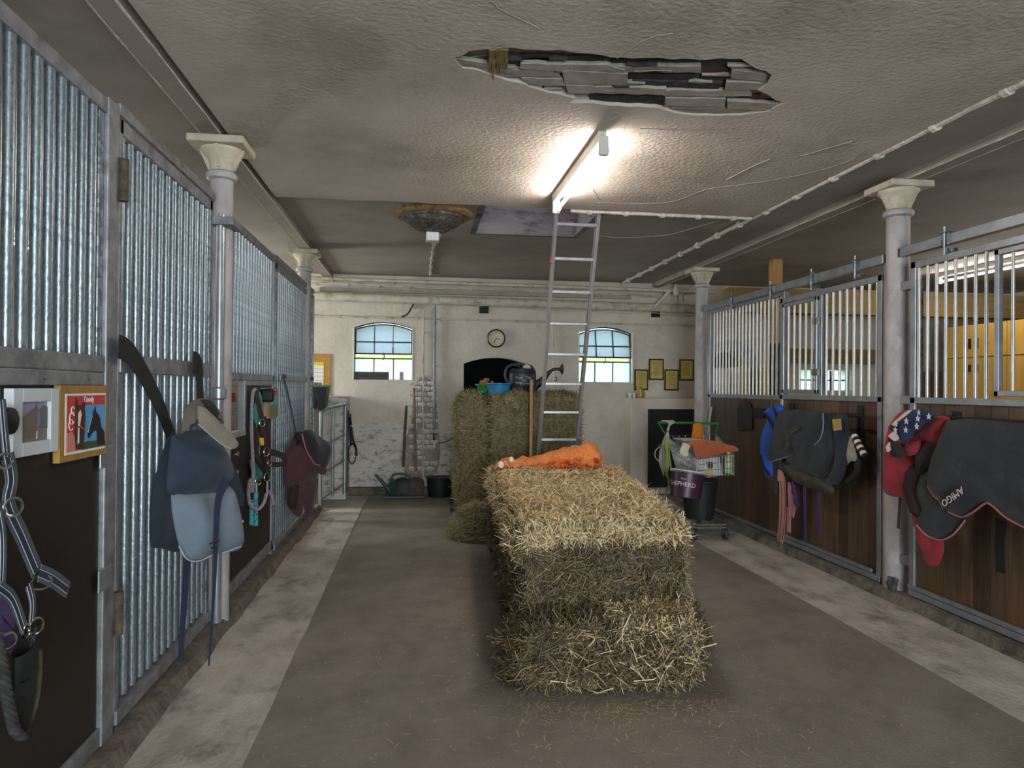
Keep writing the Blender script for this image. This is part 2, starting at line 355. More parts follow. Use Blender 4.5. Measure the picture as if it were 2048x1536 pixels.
mat('red_cloth', '#9a2630', '#861f29', rough=0.85, scale=7, sheen=0.1); mat('red_flag', '#b83039', rough=0.85); mat('flag_white', '#d8cfc4', rough=0.85); mat('flag_blue', '#26345c', '#1f2c50', rough=0.85, scale=9)
mat('orange_cloth', '#d47a24', '#c26a1b', rough=0.85, scale=9); mat('rust_towel', '#b4613c', '#a05433', rough=0.95, scale=10, bump=0.3, bscale=120); mat('cream_cloth', '#cdc3a6', rough=0.9); mat('lime', '#8fae3c', '#7c9a31', rough=0.7, scale=9)
mat('cable_white', '#b7b2ab', rough=0.6); mat('bottle_green', '#b4c08c', '#9aa874', rough=0.35, scale=12); mat('bag_white', '#c8c4c4', '#b4b0b2', rough=0.6, scale=6); mat('crate_grey', '#8b9096', rough=0.5); mat('label_yellow', '#c9a83e', rough=0.6)
mat('cart_green', '#2a7d33', rough=0.4); mat('wire', '#9b9890', '#7d7a73', rough=0.35, metal=0.6, scale=30); mat('wheel', '#38383a', rough=0.6)
mat('red_print', '#c13b3d', rough=0.6); mat('red_light', '#c98078', rough=0.6); mat('sky_print', '#4d93cc', '#5aa3d6', rough=0.6, scale=5); mat('horse_dark', '#17120f', rough=0.6); mat('horse_brown', '#4b2e20', '#33201a', rough=0.6, scale=12); mat('tree_print', '#3a4a26', rough=0.7); mat('tree_grey', '#5d6660', rough=0.7)
mat('photo_sky', '#9a97b4', '#8f8daa', rough=0.6, scale=12); mat('photo_horse', '#6d6058', '#7d6f62', rough=0.6, scale=14); mat('photo_ground', '#86796d', '#7b6c72', rough=0.6, scale=14); mat('photo_pale', '#cfc4bf', rough=0.6); mat('photo_violet', '#7b72a0', rough=0.6)
mat('poster_pink', '#b0567c', rough=0.6); mat('poster_green', '#6d7d52', rough=0.6); mat('poster_blue', '#7fa3b8', rough=0.6); mat('pink_card', '#c9b2ab', rough=0.7); mat('tag_yellow', '#d8ac1c', rough=0.5)
mat('sign_dark', '#4a4742', '#413e3a', rough=0.6, scale=6); mat('sign_letter', '#302c27', rough=0.6); mat('hedge', '#cdd68a', '#a3b35a', rough=0.9, scale=16, lo=0.3, hi=0.7); mat('hedge2', '#8f9e63', '#70804a', rough=0.9, scale=16)
mat('plaque_black', '#15160f', '#1c1c16', rough=0.5, scale=7); mat('chalk', '#b8b9c0', rough=0.9)
mat('planter', '#14161c', rough=0.5); mat('planter_rim', '#3f8a3c', rough=0.5); mat('patch_gold', '#a5874a', rough=0.7)
straw_mat('straw', ['#86704c', '#c4a978', '#e4cfa2', '#d2b785', '#f0e0bb', '#a98c60'])
straw_mat('straw_dark', ['#3d3325', '#6d5c42', '#4f4330', '#8a7653', '#43382a', '#a08a62'])  # darkened straw: shade on the bale's front and left put into the colour
straw_mat('hay', ['#585138', '#877b56', '#a09268', '#756a43', '#b5a67d', '#645b3d'])
mat('straw_core', '#6d5938', '#382c19', rough=0.9, scale=18, stretch=(1, 1, 3), bump=0.8, bscale=50)
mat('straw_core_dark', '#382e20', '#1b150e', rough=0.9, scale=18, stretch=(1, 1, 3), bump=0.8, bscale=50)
mat('hay_core', '#6a6040', '#3c3520', rough=0.9, scale=18, stretch=(1, 1, 3), bump=0.8, bscale=50)
def glass_frosted(name, col, tr):
    m = bpy.data.materials.new(name); m.use_nodes = True; nt = m.node_tree; N = nt.nodes; L = nt.links
    out = N['Material Output']; N.remove(N['Principled BSDF'])
    t = N.new('ShaderNodeBsdfTranslucent'); t.inputs[0].default_value = lin(col)
    g = N.new('ShaderNodeBsdfGlossy'); g.inputs['Roughness'].default_value = 0.25
    p = N.new('ShaderNodeBsdfTransparent'); p.inputs[0].default_value = lin(col)
    n = N.new('ShaderNodeTexNoise'); n.inputs['Scale'].default_value = 70; n.inputs['Detail'].default_value = 3
    tc = N.new('ShaderNodeTexCoord'); L.new(tc.outputs['Object'], n.inputs['Vector'])
    r = N.new('ShaderNodeValToRGB'); r.color_ramp.elements[0].position = 0.4; r.color_ramp.elements[1].position = 0.62
    r.color_ramp.elements[0].color = (tr, tr, tr, 1); r.color_ramp.elements[1].color = (tr + 0.25,) * 3 + (1,)
    L.new(n.outputs['Fac'], r.inputs[0])
    m1 = N.new('ShaderNodeMixShader'); L.new(r.outputs[0], m1.inputs[0]); L.new(t.outputs[0], m1.inputs[1]); L.new(p.outputs[0], m1.inputs[2])
    m2 = N.new('ShaderNodeMixShader'); m2.inputs[0].default_value = 0.06; L.new(m1.outputs[0], m2.inputs[1]); L.new(g.outputs[0], m2.inputs[2])
    L.new(m2.outputs[0], out.inputs[0]); MATS[name] = m
glass_frosted('glass_upper', '#b9c2cc', 0.05); glass_frosted('glass_lower', '#dcecf4', 0.35)
# ================================================================= the building
WY = 10.5; ZC = 3.17; ZS = 3.12
def poly_wall(name, outer, holes, fn, off, m, parent=None, cell=None):
    loops = [outer] + holes; pts = []; edges = []
    for lp in loops:
        o = len(pts); pts += [Vector(p) for p in lp]; edges += [(o + i, o + (i + 1) % len(lp)) for i in range(len(lp))]
    vo, eo, fo, _, _, _ = geometry.delaunay_2d_cdt(pts, edges, [], 0, 1e-6)
    def ins(p, lp):
        c = False
        for i in range(len(lp)):
            (x1, y1), (x2, y2) = lp[i], lp[(i + 1) % len(lp)]
            if (y1 > p[1]) != (y2 > p[1]) and p[0] < (x2 - x1) * (p[1] - y1) / (y2 - y1) + x1: c = not c
        return c
    keep = []
    for f in fo:
        c = sum((vo[i] for i in f), Vector((0, 0))) / len(f)
        if ins(c, outer) and not any(ins(c, h) for h in holes): keep.append(tuple(f))
    k = len(vo); off = Vector(off); A = [fn(p) for p in vo]; mb = MB(); mb.v = [tuple(p) for p in A] + [tuple(Vector(p) + off) for p in A]
    mb.f = keep + [tuple(i + k for i in reversed(f)) for f in keep]; cnt = set()
    for f in keep:
        for i in range(len(f)): cnt.add((f[i], f[(i + 1) % len(f)]))
    mb.f += [(a, a + k, c + k, c) for (a, c) in cnt if (c, a) not in cnt]
    return mb.build(name, m, parent)
# floor
fl = struct(box('floor', (-7.2, -4.6, -0.2), (9.6, 10.8, 0.0), 'rubber_floor'), 'dark worn rubber and concrete stable aisle floor')
cs = MB(); 
for (x0, x1) in ((-1.30, -0.69), (2.84, 3.50)):
    ys = np.arange(-4.5, 10.36, 0.12); e = []
    for y in ys:
        j = noise.noise(Vector((y * 2.3, x0, 0))) * 0.007
        e.append(((x0, y), (x1 + j, y)) if x0 < 0 else ((x0 + j, y), (x1, y)))
    v = []; f = []
    for a, b in e: v += [(a[0], a[1], -0.01), (a[0], a[1], 0.006), (b[0], b[1], 0.006), (b[0], b[1], -0.01)]
    for i in range(len(e) - 1):
        o = 4 * i; f += [(o + j, o + j + 1, o + j + 5, o + j + 4) for j in range(3)]
    MB().add(v, f).build('concrete_strip', 'concrete_light', fl)
box('aisle_ground', (-7.1, -4.5, -0.01), (-1.36, 10.4, 0.004), 'earth', fl); box('aisle_ground', (3.76, -4.5, -0.01), (9.5, 10.4, 0.004), 'earth', fl)
# kerbs under the stall fronts
kb = MB()
for (x0, x1, z) in ((-1.40, -1.20, 0.07), (3.47, 3.78, 0.075)):
    m = MB(); ys = np.arange(-4.4, 9.3, 0.14); e = []
    for y in ys:
        j = noise.noise(Vector((y * 3, x0, 5))) * 0.022; k = noise.noise(Vector((y * 3, x0, 9))) * 0.012
        e.append(((x0 + (j if x0 > 0 else 0), y), (x1 + (j if x0 < 0 else 0), y), z + k))
    v = []; f = []
    for a, b, zz in e: v += [(a[0] - (0.03 if x0 > 0 else 0), a[1], 0), (a[0], a[1], zz), (b[0], b[1], zz), (b[0] + (0.04 if x0 < 0 else 0), b[1], 0)]
    for i in range(len(e) - 1):
        o = 4 * i; f += [(o + j, o + j + 1, o + j + 5, o + j + 4) for j in range(3)]
    struct(m.add(v, f).build('trim_1' if x0 < 0 else 'trim_2', 'concrete_kerb'), 'rough concrete kerb below the %s stall fronts' % ('left galvanised' if x0 < 0 else 'right wooden'))
# back wall with windows, arched doorway and blue ringed arch
def seg_arch(x0, x1, z0, zs, za, n=9):
    return [(x0, z0), (x1, z0)] + [(x1 + (x0 - x1) * i / (n - 1), zs + (za - zs) * (1 - (2 * i / (n - 1) - 1) ** 2)) for i in range(n)]
WIN = [(at(707, 760, 1, WY), at(825, 760, 1, WY), at(707, 654, 1, WY).z, at(766, 643, 1, WY).z), (at(1157, 765, 1, WY), at(1265, 765, 1, WY), at(1158, 664, 1, WY).z, at(1212, 653, 1, WY).z)]
w1 = seg_arch(WIN[0][0].x, WIN[0][1].x, WIN[0][0].z, WIN[0][2], WIN[0][3]); w2 = seg_arch(WIN[1][0].x, WIN[1][1].x, WIN[1][0].z, WIN[1][2], WIN[1][3])
LWX = at(90, 650, 1, WY).x
w3 = seg_arch(LWX - 0.42, LWX + 0.42, 1.52, 2.16, 2.24)
RA = at(1597, 770, 1, WY); RB = at(1705, 772, 1, WY)
w4 = [(RA.x, 1.56), (RB.x, 1.56), (RB.x, 1.88), (RA.x, 1.88)]
dr = seg_arch(at(926, 900, 1, WY).x, at(1056, 727, 1, WY).x, 0.0, 1.905, 2.0)
dr[0] = (dr[0][0], 0.001); dr[1] = (dr[1][0], 0.001)
AC = at(1452, 700, 1, WY); AX0 = at(1421, 760, 1, WY).x; AX1 = at(1494, 760, 1, WY).x; AR = (AX1 - AX0) / 2; ACX = (AX0 + AX1) / 2; AZ = AC.z - AR
arch = [(AX0, 0.5), (AX1, 0.5)] + [(ACX + AR * math.cos(math.pi * i / 12), AZ + AR * math.sin(math.pi * i / 12)) for i in range(13)]
bw = struct(poly_wall('wall_back', [(-7.2, 0), (9.6, 0), (9.6, 3.4), (-7.2, 3.4)], [w1, w2, w3, w4, dr, arch], lambda p: Vector((p[0], WY, p[1])), (0, 0.3, 0), 'wall_paint'), 'cream plastered back wall with flaking whitewash')
# lower whitewash skin with crumbling edge over exposed brick
zb = []; xs = np.linspace(-1.0, dr[0][0] - 0.02, 22)
for x in xs: zb.append((x, 1.02 + 0.10 * noise.noise(Vector((x * 3, 2, 0))) + 0.05 * noise.noise(Vector((x * 11, 4, 0)))))
poly_wall('whitewash_coat', [(xs[0], 0.1), (xs[-1], 0.1)] + zb[::-1], [], lambda p: Vector((p[0], WY - 0.012, p[1])), (0, 0.012, 0), 'wall_white', bw)
# laid brick rows showing through round the pipe chase
bk = None; cx = at(846, 850, 1, WY).x
ck = [(cx - 0.24, 0.25), (cx - 0.1, 0.22), (cx + 0.2, 0.28), (cx + 0.26, 0.6), (cx + 0.22, 0.9), (cx + 0.2, 1.3), (cx + 0.12, 1.62), (cx - 0.05, 1.68), (cx - 0.12, 1.4), (cx - 0.16, 1.1), (cx - 0.26, 0.8), (cx - 0.3, 0.5)]
poly_wall('chase', [(p.x, p.y) for p in smoothpts([Vector((a, b, 0)) + noise.noise_vector(Vector((a * 9, b * 9, 0))) * 0.04 for a, b in ck + ck[:1]], 5)[:-1]], [], lambda p: Vector((p[0], WY - 0.016, p[1])), (0, 0.01, 0), 'brick_chase', bw)
brm = MB().box((-0.055, -0.012, -0.03), (0.055, 0.012, 0.03))
for r in range(17):
    for c in range(-1, 2):
        if random.random() < 0.12: continue
        loc = Vector((cx + c * 0.125 + (0.06 if r % 2 else 0) - 0.02, WY - 0.024, 0.36 + r * 0.078))
        if bk is None: bk = brm.build('brick', 'wall_white', bw, bevel=0.006); bk.location = loc
        else: copyo(bk, bw, loc)
struct(box('baseboard_back', (-1.0, WY - 0.13, 0), (AX0 - 0.9, WY - 0.013, 0.1), 'concrete_kerb'), 'dark grimy ledge along the foot of the back wall')
# dark room behind the arched doorway, dark niche behind the blue arch
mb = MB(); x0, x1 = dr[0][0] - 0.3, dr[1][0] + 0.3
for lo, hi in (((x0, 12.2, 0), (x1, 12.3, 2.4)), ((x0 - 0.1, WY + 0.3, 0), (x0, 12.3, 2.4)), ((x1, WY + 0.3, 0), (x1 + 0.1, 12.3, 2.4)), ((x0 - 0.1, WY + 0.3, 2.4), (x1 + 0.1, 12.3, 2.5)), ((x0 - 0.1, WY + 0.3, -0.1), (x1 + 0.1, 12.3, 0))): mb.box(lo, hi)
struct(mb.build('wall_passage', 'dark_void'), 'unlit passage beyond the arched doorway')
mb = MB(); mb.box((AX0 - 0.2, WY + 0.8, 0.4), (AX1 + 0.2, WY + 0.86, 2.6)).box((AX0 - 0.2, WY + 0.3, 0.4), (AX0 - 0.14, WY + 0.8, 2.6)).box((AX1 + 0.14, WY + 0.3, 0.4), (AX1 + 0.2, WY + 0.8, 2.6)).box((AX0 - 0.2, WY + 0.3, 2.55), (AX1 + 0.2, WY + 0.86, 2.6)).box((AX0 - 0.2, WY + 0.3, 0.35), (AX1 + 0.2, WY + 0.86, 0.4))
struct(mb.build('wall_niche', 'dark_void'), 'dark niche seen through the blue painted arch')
ring = [(ACX + (AR + 0.17) * math.cos(math.pi * i / 14), AZ + (AR + 0.17) * math.sin(math.pi * i / 14)) for i in range(15)] + [(ACX + AR * math.cos(math.pi * i / 14), AZ + AR * math.sin(math.pi * i / 14)) for i in range(14, -1, -1)]
struct(poly_wall('trim_3', ring, [], lambda p: Vector((p[0], WY - 0.02, p[1])), (0, 0.02, 0), 'arch_blue'), 'blue grey painted arch band on the back wall')
# side and rear walls
struct(box('wall_left', (-7.4, -4.6, 0), (-7.2, 10.8, 3.4), 'wall_paint'), 'far pale outer wall behind the left stalls')
struct(box('wall_right', (9.6, -4.6, 0), (9.8, 10.8, 3.4), 'wall_paint'), 'far pale outer wall behind the right stalls')
struct(poly_wall('wall_front', [(-7.2, 0), (9.6, 0), (9.6, 3.4), (-7.2, 3.4)], [[(-0.7, 0.001), (2.5, 0.001), (2.5, 2.9), (-0.7, 2.9)]], lambda p: Vector((p[0], -4.6, p[1])), (0, 0.3, 0), 'wall_paint'), 'front wall with the open stable door behind the viewer')
# ceiling with hatch
HX0, HX1, HY0, HY1 = 0.575, 1.64, 6.12, 7.42
VX, VY = 0.13, 6.62
ce = struct(poly_wall('ceiling', [(-7.2, -4.6), (9.6, -4.6), (9.6, 10.8), (-7.2, 10.8)], [[(HX0, HY0), (HX1, HY0), (HX1, HY1), (HX0, HY1)]], lambda p: Vector((p[0], p[1], ZC)), (0, 0, 0.2), 'ceiling_paint'), 'grey brown painted ceiling with stains')
hs = MB().box((HX0 - 0.05, HY1 - 0.01, ZC - 0.004), (HX1 + 0.05, HY1 + 0.05, 3.75)).box((HX0 - 0.05, HY0 - 0.05, ZC + 0.004), (HX1 + 0.05, HY0 + 0.006, 3.75)).box((HX0 - 0.05, HY0, ZC - 0.004), (HX0 + 0.01, HY1, 3.75)).box((HX1 - 0.01, HY0, ZC - 0.004), (HX1 + 0.05, HY1, 3.75))
hs.build('hatch_lining', 'hatch_lining', ce); box('loft_roof', (HX0 - 0.3, HY0 - 0.3, 3.75), (HX1 + 0.3, HY1 + 0.3, 3.8), 'dark_void', ce)
# lowered plaster coat with the broken patch
dmg_px = [(903, 118), (935, 101), (1000, 96), (1060, 98), (1130, 104), (1205, 112), (1222, 117), (1300, 116), (1400, 119), (1480, 116), (1495, 128), (1530, 142), (1545, 152), (1535, 168), (1520, 180), (1560, 205), (1575, 206), (1540, 222), (1500, 228), (1440, 232), (1370, 230), (1310, 215), (1200, 209), (1140, 205), (1150, 195), (1100, 186), (1050, 170), (1020, 163), (970, 146), (925, 136)]
dm = []
for i, (a, b) in enumerate(dmg_px):
    c, d = dmg_px[(i + 1) % len(dmg_px)]; k = max(2, int(math.hypot(c - a, d - b) / 9))
    for j in range(k):
        p = at(a + (c - a) * j / k, b + (d - b) * j / k, 2, ZS); q = noise.noise_vector(p * 11) * 0.022
        dm.append((p.x + q.x, p.y + q.y))
edge = [(x, 6.09 + 0.012 * math.sin(x * 9) + 0.01 * noise.noise(Vector((x * 6, 0, 0)))) for x in np.linspace(3.0, -1.19, 40)]
sl = poly_wall('plaster_coat', [(-1.19, -4.5), (3.0, -4.5)] + edge, [dm], lambda p: Vector((p[0], p[1], ZS)), (0, 0, ZC - ZS), 'plaster_coat', ce)
# courses exposed in the broken patch: laths, plaster remnants, dark strips painted as shadow
def lath_and_shadow(pxq, m, z):
    P = []
    for i in range(len(pxq)):
        (a, b), (c, d) = pxq[i], pxq[(i + 1) % len(pxq)]; k = max(1, int(math.hypot(c - a, d - b) / 16))
        for j in range(k):
            p = at(a + (c - a) * j / k, b + (d - b) * j / k, 2, z); q = noise.noise_vector(p * 17 + Vector((a, b, 0))) * 0.018; P.append(Vector((p.x + q.x, p.y + q.y, z)))
    MB().prism(P, (0, 0, 0.02)).build('lath_and_shadow', m, ce)
MB().prism([at(a, b, 2, 3.1655) for a, b in ((895, 120), (1000, 108), (1250, 122), (1500, 124), (1560, 150), (1590, 205), (1500, 232), (1300, 220), (1130, 205), (1000, 165))], (0, 0, 0.004)).build('lath_backing', 'plaster_broken', ce)
D = 3.135
for q, m, z in [
    ([(905, 118), (985, 128), (985, 146), (930, 135)], 'plaster_broken', 3.128), ([(985, 125), (1130, 112), (1130, 128), (985, 138)], 'plaster_shadow', 3.15),
    ([(1000, 112), (1205, 116), (1210, 124), (1000, 120)], 'plaster_shadow', 3.15), ([(1040, 128), (1215, 130), (1250, 140), (1250, 150), (1040, 138)], 'plaster_broken', 3.126),
    ([(1225, 118), (1490, 120), (1495, 130), (1225, 131)], 'plaster_shadow', 3.15), ([(1225, 134), (1400, 132), (1400, 146), (1225, 144)], 'plaster_broken', 3.13),
    ([(1400, 132), (1460, 136), (1462, 150), (1395, 144)], 'brick_brown', 3.15), ([(1255, 150), (1450, 152), (1450, 160), (1260, 160)], 'plaster_shadow', 3.15),
    ([(1262, 162), (1440, 166), (1440, 178), (1262, 172)], 'plaster_shadow', 3.14), ([(1428, 158), (1455, 160), (1450, 172), (1428, 172)], 'brick_brown', 3.155),
    ([(1462, 140), (1535, 150), (1530, 164), (1462, 156)], 'plaster_broken', 3.13), ([(1455, 164), (1525, 166), (1520, 180), (1452, 180)], 'plaster_broken', 3.126),
    ([(980, 140), (1100, 140), (1120, 152), (990, 154)], 'plaster_broken', 3.13), ([(1125, 142), (1255, 148), (1255, 172), (1130, 166)], 'plaster_broken', 3.124),
    ([(1040, 156), (1125, 158), (1130, 172), (1060, 170)], 'plaster_broken', 3.128), ([(1130, 170), (1330, 178), (1330, 190), (1140, 186)], 'plaster_broken', 3.124),
    ([(1330, 180), (1500, 182), (1500, 192), (1330, 192)], 'plaster_broken', 3.13), ([(1180, 190), (1325, 196), (1325, 210), (1180, 204)], 'plaster_shadow', 3.14),
    ([(1330, 196), (1450, 198), (1450, 214), (1330, 212)], 'plaster_broken', 3.127), ([(1455, 188), (1520, 191), (1515, 200), (1450, 196)], 'brick_brown', 3.15),
    ([(1455, 202), (1560, 208), (1530, 222), (1455, 216)], 'plaster_broken', 3.125), ([(1340, 216), (1500, 218), (1490, 228), (1350, 226)], 'plaster_broken', 3.132)]: lath_and_shadow(q, m, z)
for i in range(26):
    u = random.random(); v_ = random.random(); x = 960 + 590 * u; y = 112 + 30 * u * 0.6 + v_ * (60 + 30 * u); k = random.randint(4, 7); wx = random.uniform(14, 50); wy = random.uniform(1.2, 3.2)
    if x < 1050 and y > 150: continue
    if x > 1500 and y < 140: continue
    lath_and_shadow([(x + wx * math.cos(2 * math.pi * j / k + 0.4) * random.uniform(0.7, 1), y + wy * math.sin(2 * math.pi * j / k + 0.4) * random.uniform(0.7, 1)) for j in range(k)], random.choice(('plaster_broken', 'plaster_broken', 'plaster_shadow')), random.uniform(3.122, 3.14))
# rust stain tongue and dark soot
for k in range(16):
    x = 980 + k * 2.3 + random.uniform(-2, 2); y1 = random.choice((118, 126, 134, 142, 150, 162)) - abs(k - 7); P = []
    for j in range(6): P.append(at(x + random.uniform(-1.5, 1.5), 99 + (y1 - 99) * j / 5, 2, 3.118 - 0.002 * random.random()))
    tube('rust_stain', P, [0.008, 0.009, 0.008, 0.006, 0.004, 0.002], 'rust_stain', ce, n=5)
# raised paint cracks
for pts, r in [([(1180, 405), (1330, 405), (1415, 378), (1470, 371), (1600, 350), (1690, 325), (1733, 298)], 0.004), ([(1452, 360), (1500, 335), (1540, 318)], 0.007), ([(1600, 312), (1660, 295), (1705, 282)], 0.006), ([(1235, 115), (1300, 75), (1345, 68)], 0.004), ([(980, 0), (1020, 30), (1080, 55)], 0.004), ([(1185, 378), (1200, 400)], 0.003), ([(1280, 258), (1440, 262), (1465, 257)], 0.004)]:
    tube('paint_crack', [p + Vector((0, 0.01 * random.uniform(-1, 1), 0)) for p in smoothpts(pl(pts, 2, ZS), 4)], r, 'plaster_broken', ce, n=5)
for pts in [([(1195, 470), (1240, 475), (1330, 470), (1400, 452), (1440, 440)]), ([(470, 365), (560, 372), (700, 380), (800, 390)])]:
    tube('paint_crack', smoothpts(pl(pts, 2, ZC), 4), 0.004, 'conduit_paint', ce, n=5)
# steel beam flanges carried by the columns
for i, x in enumerate((-1.29, 3.60)):
    b = struct(box('trim_%d' % (4 + i), (x - 0.06, -4.5, ZS - 0.012), (x + 0.06, WY, ZC), 'ceiling_paint', bevel=0.004), 'painted steel beam flange in the ceiling above the %s columns' % ('left' if x < 0 else 'right'))
    for s in (-1, 1):
        pts = [Vector((x + s * 0.06 + 0.006 * noise.noise(Vector((y * 5, s, x))), y, ZS - 0.01)) for y in np.arange(-0.5, 10.3, 0.09)]
        tube('paint_ridge', pts, [0.004 + 0.007 * abs(noise.noise(Vector((p.y * 4, s, 3)))) for p in pts], 'conduit_paint', b, n=5)
# ---- columns
def column(x, y, r, label, sleeve):
    t = thing('cast_iron_column', label, 'column', 'cast iron columns')
    zt = ZS - 0.012
    MB().lathe([(r, 0), (r, 1.4), (r * 0.98, 2.87)], 20, Matrix.Translation((x, y, 0))).build('shaft', 'column_paint', t, smooth=True)
    MB().lathe([(r * 0.98, 2.86), (r * 1.25, 2.872), (r * 1.32, 2.89), (r * 1.25, 2.908), (r * 1.0, 2.92)], 20, Matrix.Translation((x, y, 0))).build('collar', 'column_paint', t, smooth=True)
    MB().lathe([(r * 1.0, 2.915), (r * 1.0, 2.965), (r * 1.15, 3.0), (r * 1.6, 3.035), (r * 1.75, 3.05), (r * 1.75, 3.065)], 20, Matrix.Translation((x, y, 0))).build('capital', 'capital_paint', t, smooth=True)
    for a in range(4):
        M = Matrix.Translation((x, y, 0)) @ Matrix.Rotation(a * math.pi / 2, 4, 'Z')
        MB().prism([M @ Vector(p) for p in ((r * 0.9, -0.012, 2.93), (r * 1.12, -0.012, 2.93), (r * 1.9, -0.012, 3.06), (r * 0.9, -0.012, 3.06))], M.to_3x3() @ Vector((0, 0.024, 0))).build('rib', 'capital_paint', t)
    box('head_plate', (x - 0.17, y - 0.17, 3.06), (x + 0.17, y + 0.17, zt), 'capital_paint', t, bevel=0.008)
    if sleeve: MB().lathe([(r * 1.06, 0), (r * 1.06, 2.28), (r * 1.0, 2.29)], 20, Matrix.Translation((x, y, 0.02))).build('sleeve', 'column_paint', t, smooth=True)
column(-1.262, 4.76, 0.073, 'pinkish white iron column beside the near left bar door', 0)
column(-1.31, 8.42, 0.075, 'iron column behind the far end of the left bar fronts', 0)
column(3.585, 4.93, 0.083, 'pale iron column between the two right sliding doors', 1)
column(3.63, 8.78, 0.08, 'pale iron column behind the shopping trolley', 1)
# half walls at the back
hw = struct(box('wall_stub_left', (-1.95, 9.95, 0), (at(693, 800, 1, 9.95).x, WY - 0.002, at(690, 793, 1, 9.95).z), 'wall_white', bevel=0.01), 'flaking whitewashed half wall behind the tube gate')
PX = at(1262, 800, 1, 10.15); 
struct(box('wall_stub_right', (PX.x, 10.15, 0), (AX0 - 0.25, WY - 0.002, at(1262, 796, 1, 10.15).z), 'wall_paint', bevel=0.01), 'cream half wall pier under the certificates')
tag(box('feed_opening_dark', (at(1297, 850, 1, 10.12).x, 10.12, 0.1), (AX0 - 0.27, 10.147, at(1297, 818, 1, 10.12).z), 'black_board', bevel=0.004), 'flat black panel painting the dark opening in the pier behind the shopping trolley', 'board')  # flat black sheet puts the dark of the opening into colour
# ---- windows
def window(n, loop, x0, x1, z0, zs, za, tilt, label):
    y = WY + 0.12; t = thing('window_%d' % n, label, 'window'); t['kind'] = 'structure'; del t['category']
    fr = MB(); top = loop[2:]; w = 0.028
    outer = [Vector((p[0], y, p[1])) for p in loop]
    fr.tube(outer, 0.018, 6, closed=True); fr.build('frame', 'window_iron', t)
    # splayed white reveal
    zm = z0 + (zs - z0) * 0.47; zl = zm - 0.045
    # lower fixed row of three panes
    dx = (x1 - x0) / 3
    for i in range(3): box('pane', (x0 + i * dx + 0.006, y - 0.003, z0 + 0.01), (x0 + (i + 1) * dx - 0.006, y + 0.003, zl), 'glass_lower', t)
    for i in (1, 2): box('glazing_bar', (x0 + i * dx - 0.007, y - 0.012, z0), (x0 + i * dx + 0.007, y + 0.012, zl), 'window_iron', t)
    box('glazing_bar', (x0, y - 0.012, zl - 0.004), (x1, y + 0.012, zl + 0.016), 'window_iron', t)
    # upper sash hinged at its middle, tilted
    R = Matrix.Translation((0, y - 0.03, (zm + zs) / 2)) @ Matrix.Rotation(tilt, 4, 'X') @ Matrix.Translation((0, -y, -(zm + zs) / 2))
    sx0, sx1 = x0 + 0.02, x1 - 0.02; sz0 = zm + 0.015; zc = lambda x: zs - 0.03 + (za - zs) * (1 - ((x - (x0 + x1) / 2) / ((x1 - x0) / 2)) ** 2)
    sd = (sx1 - sx0) / 3; zmid = (sz0 + zs - 0.02) / 2
    sash = MB().box((sx0, y - 0.01, sz0), (sx1, y + 0.01, sz0 + 0.018), R).box((sx0, y - 0.01, zmid - 0.007), (sx1, y + 0.01, zmid + 0.007), R)
    for i in range(4): x = sx0 + i * sd; sash.box((x - 0.008, y - 0.01, sz0), (x + 0.008, y + 0.01, zc(x)), R)
    sash.tube([R @ Vector((x, y, zc(x))) for x in np.linspace(sx0, sx1, 12)], 0.011, 6)
    so = sash.build('tilting_sash', 'window_iron', t)
    for i in range(3):
        a, b = sx0 + i * sd + 0.009, sx0 + (i + 1) * sd - 0.009
        for r in range(2):
            zz0, zz1 = (sz0 + 0.018, zmid - 0.008) if r == 0 else (zmid + 0.008, None)
            q = [(a, zz0), (b, zz0)] + ([(b, zz1), (a, zz1)] if zz1 else [(b, zc(b) - 0.008), ((a + b) / 2, zc((a + b) / 2) - 0.008), (a, zc(a) - 0.008)])
            MB().prism([R @ Vector((p[0], y - 0.002, p[1])) for p in q], R.to_3x3() @ Vector((0, 0.004, 0))).build('pane', 'glass_upper', so)
    xm = (x0 + x1) / 2
    tube('catch', [R @ Vector((xm, y - 0.02, sz0 + 0.02)), Vector((xm + 0.01, y - 0.06, sz0 - 0.03)), Vector((xm - 0.01, y - 0.05, sz0 - 0.08))], 0.008, 'window_iron', t, n=6)
    # white painted reveal edge
    MB().tube([Vector((p[0], WY - 0.002, p[1])) for p in loop], 0.009, 6, closed=True).build('reveal_edge', 'white_plastic', t)
    return t
window(1, w1, w1[0][0], w1[1][0], w1[0][1], WIN[0][2], WIN[0][3], math.radians(-9), 'arched iron window with frosted tilting sash left of the clock')
window(2, w2, w2[0][0], w2[1][0], w2[0][1], WIN[1][2], WIN[1][3], math.radians(-13), 'arched iron window with frosted tilting sash behind the ladder')
for n, lp, lb in ((3, w3, 'small bright window far behind the left bars'), (4, w4, 'low bright window far behind the right sliding door')):
    t = thing('window_%d' % n, lb, 'window'); t['kind'] = 'structure'; del t['category']
    xa, xb, za_, zb_ = lp[0][0], lp[1][0], lp[0][1], max(p[1] for p in lp)
    MB().prism([Vector((p[0], WY + 0.12, p[1])) for p in lp], (0, 0.006, 0)).build('pane', 'glass_lower', t)
    f = MB()
    for i in range(4): x = xa + (xb - xa) * i / 3; f.box((x - 0.012, WY + 0.1, za_), (x + 0.012, WY + 0.13, zb_ - 0.01))
    f.box((xa, WY + 0.1, (za_ + zb_) / 2 - 0.01), (xb, WY + 0.13, (za_ + zb_) / 2 + 0.01)).build('frame', 'window_iron', t)
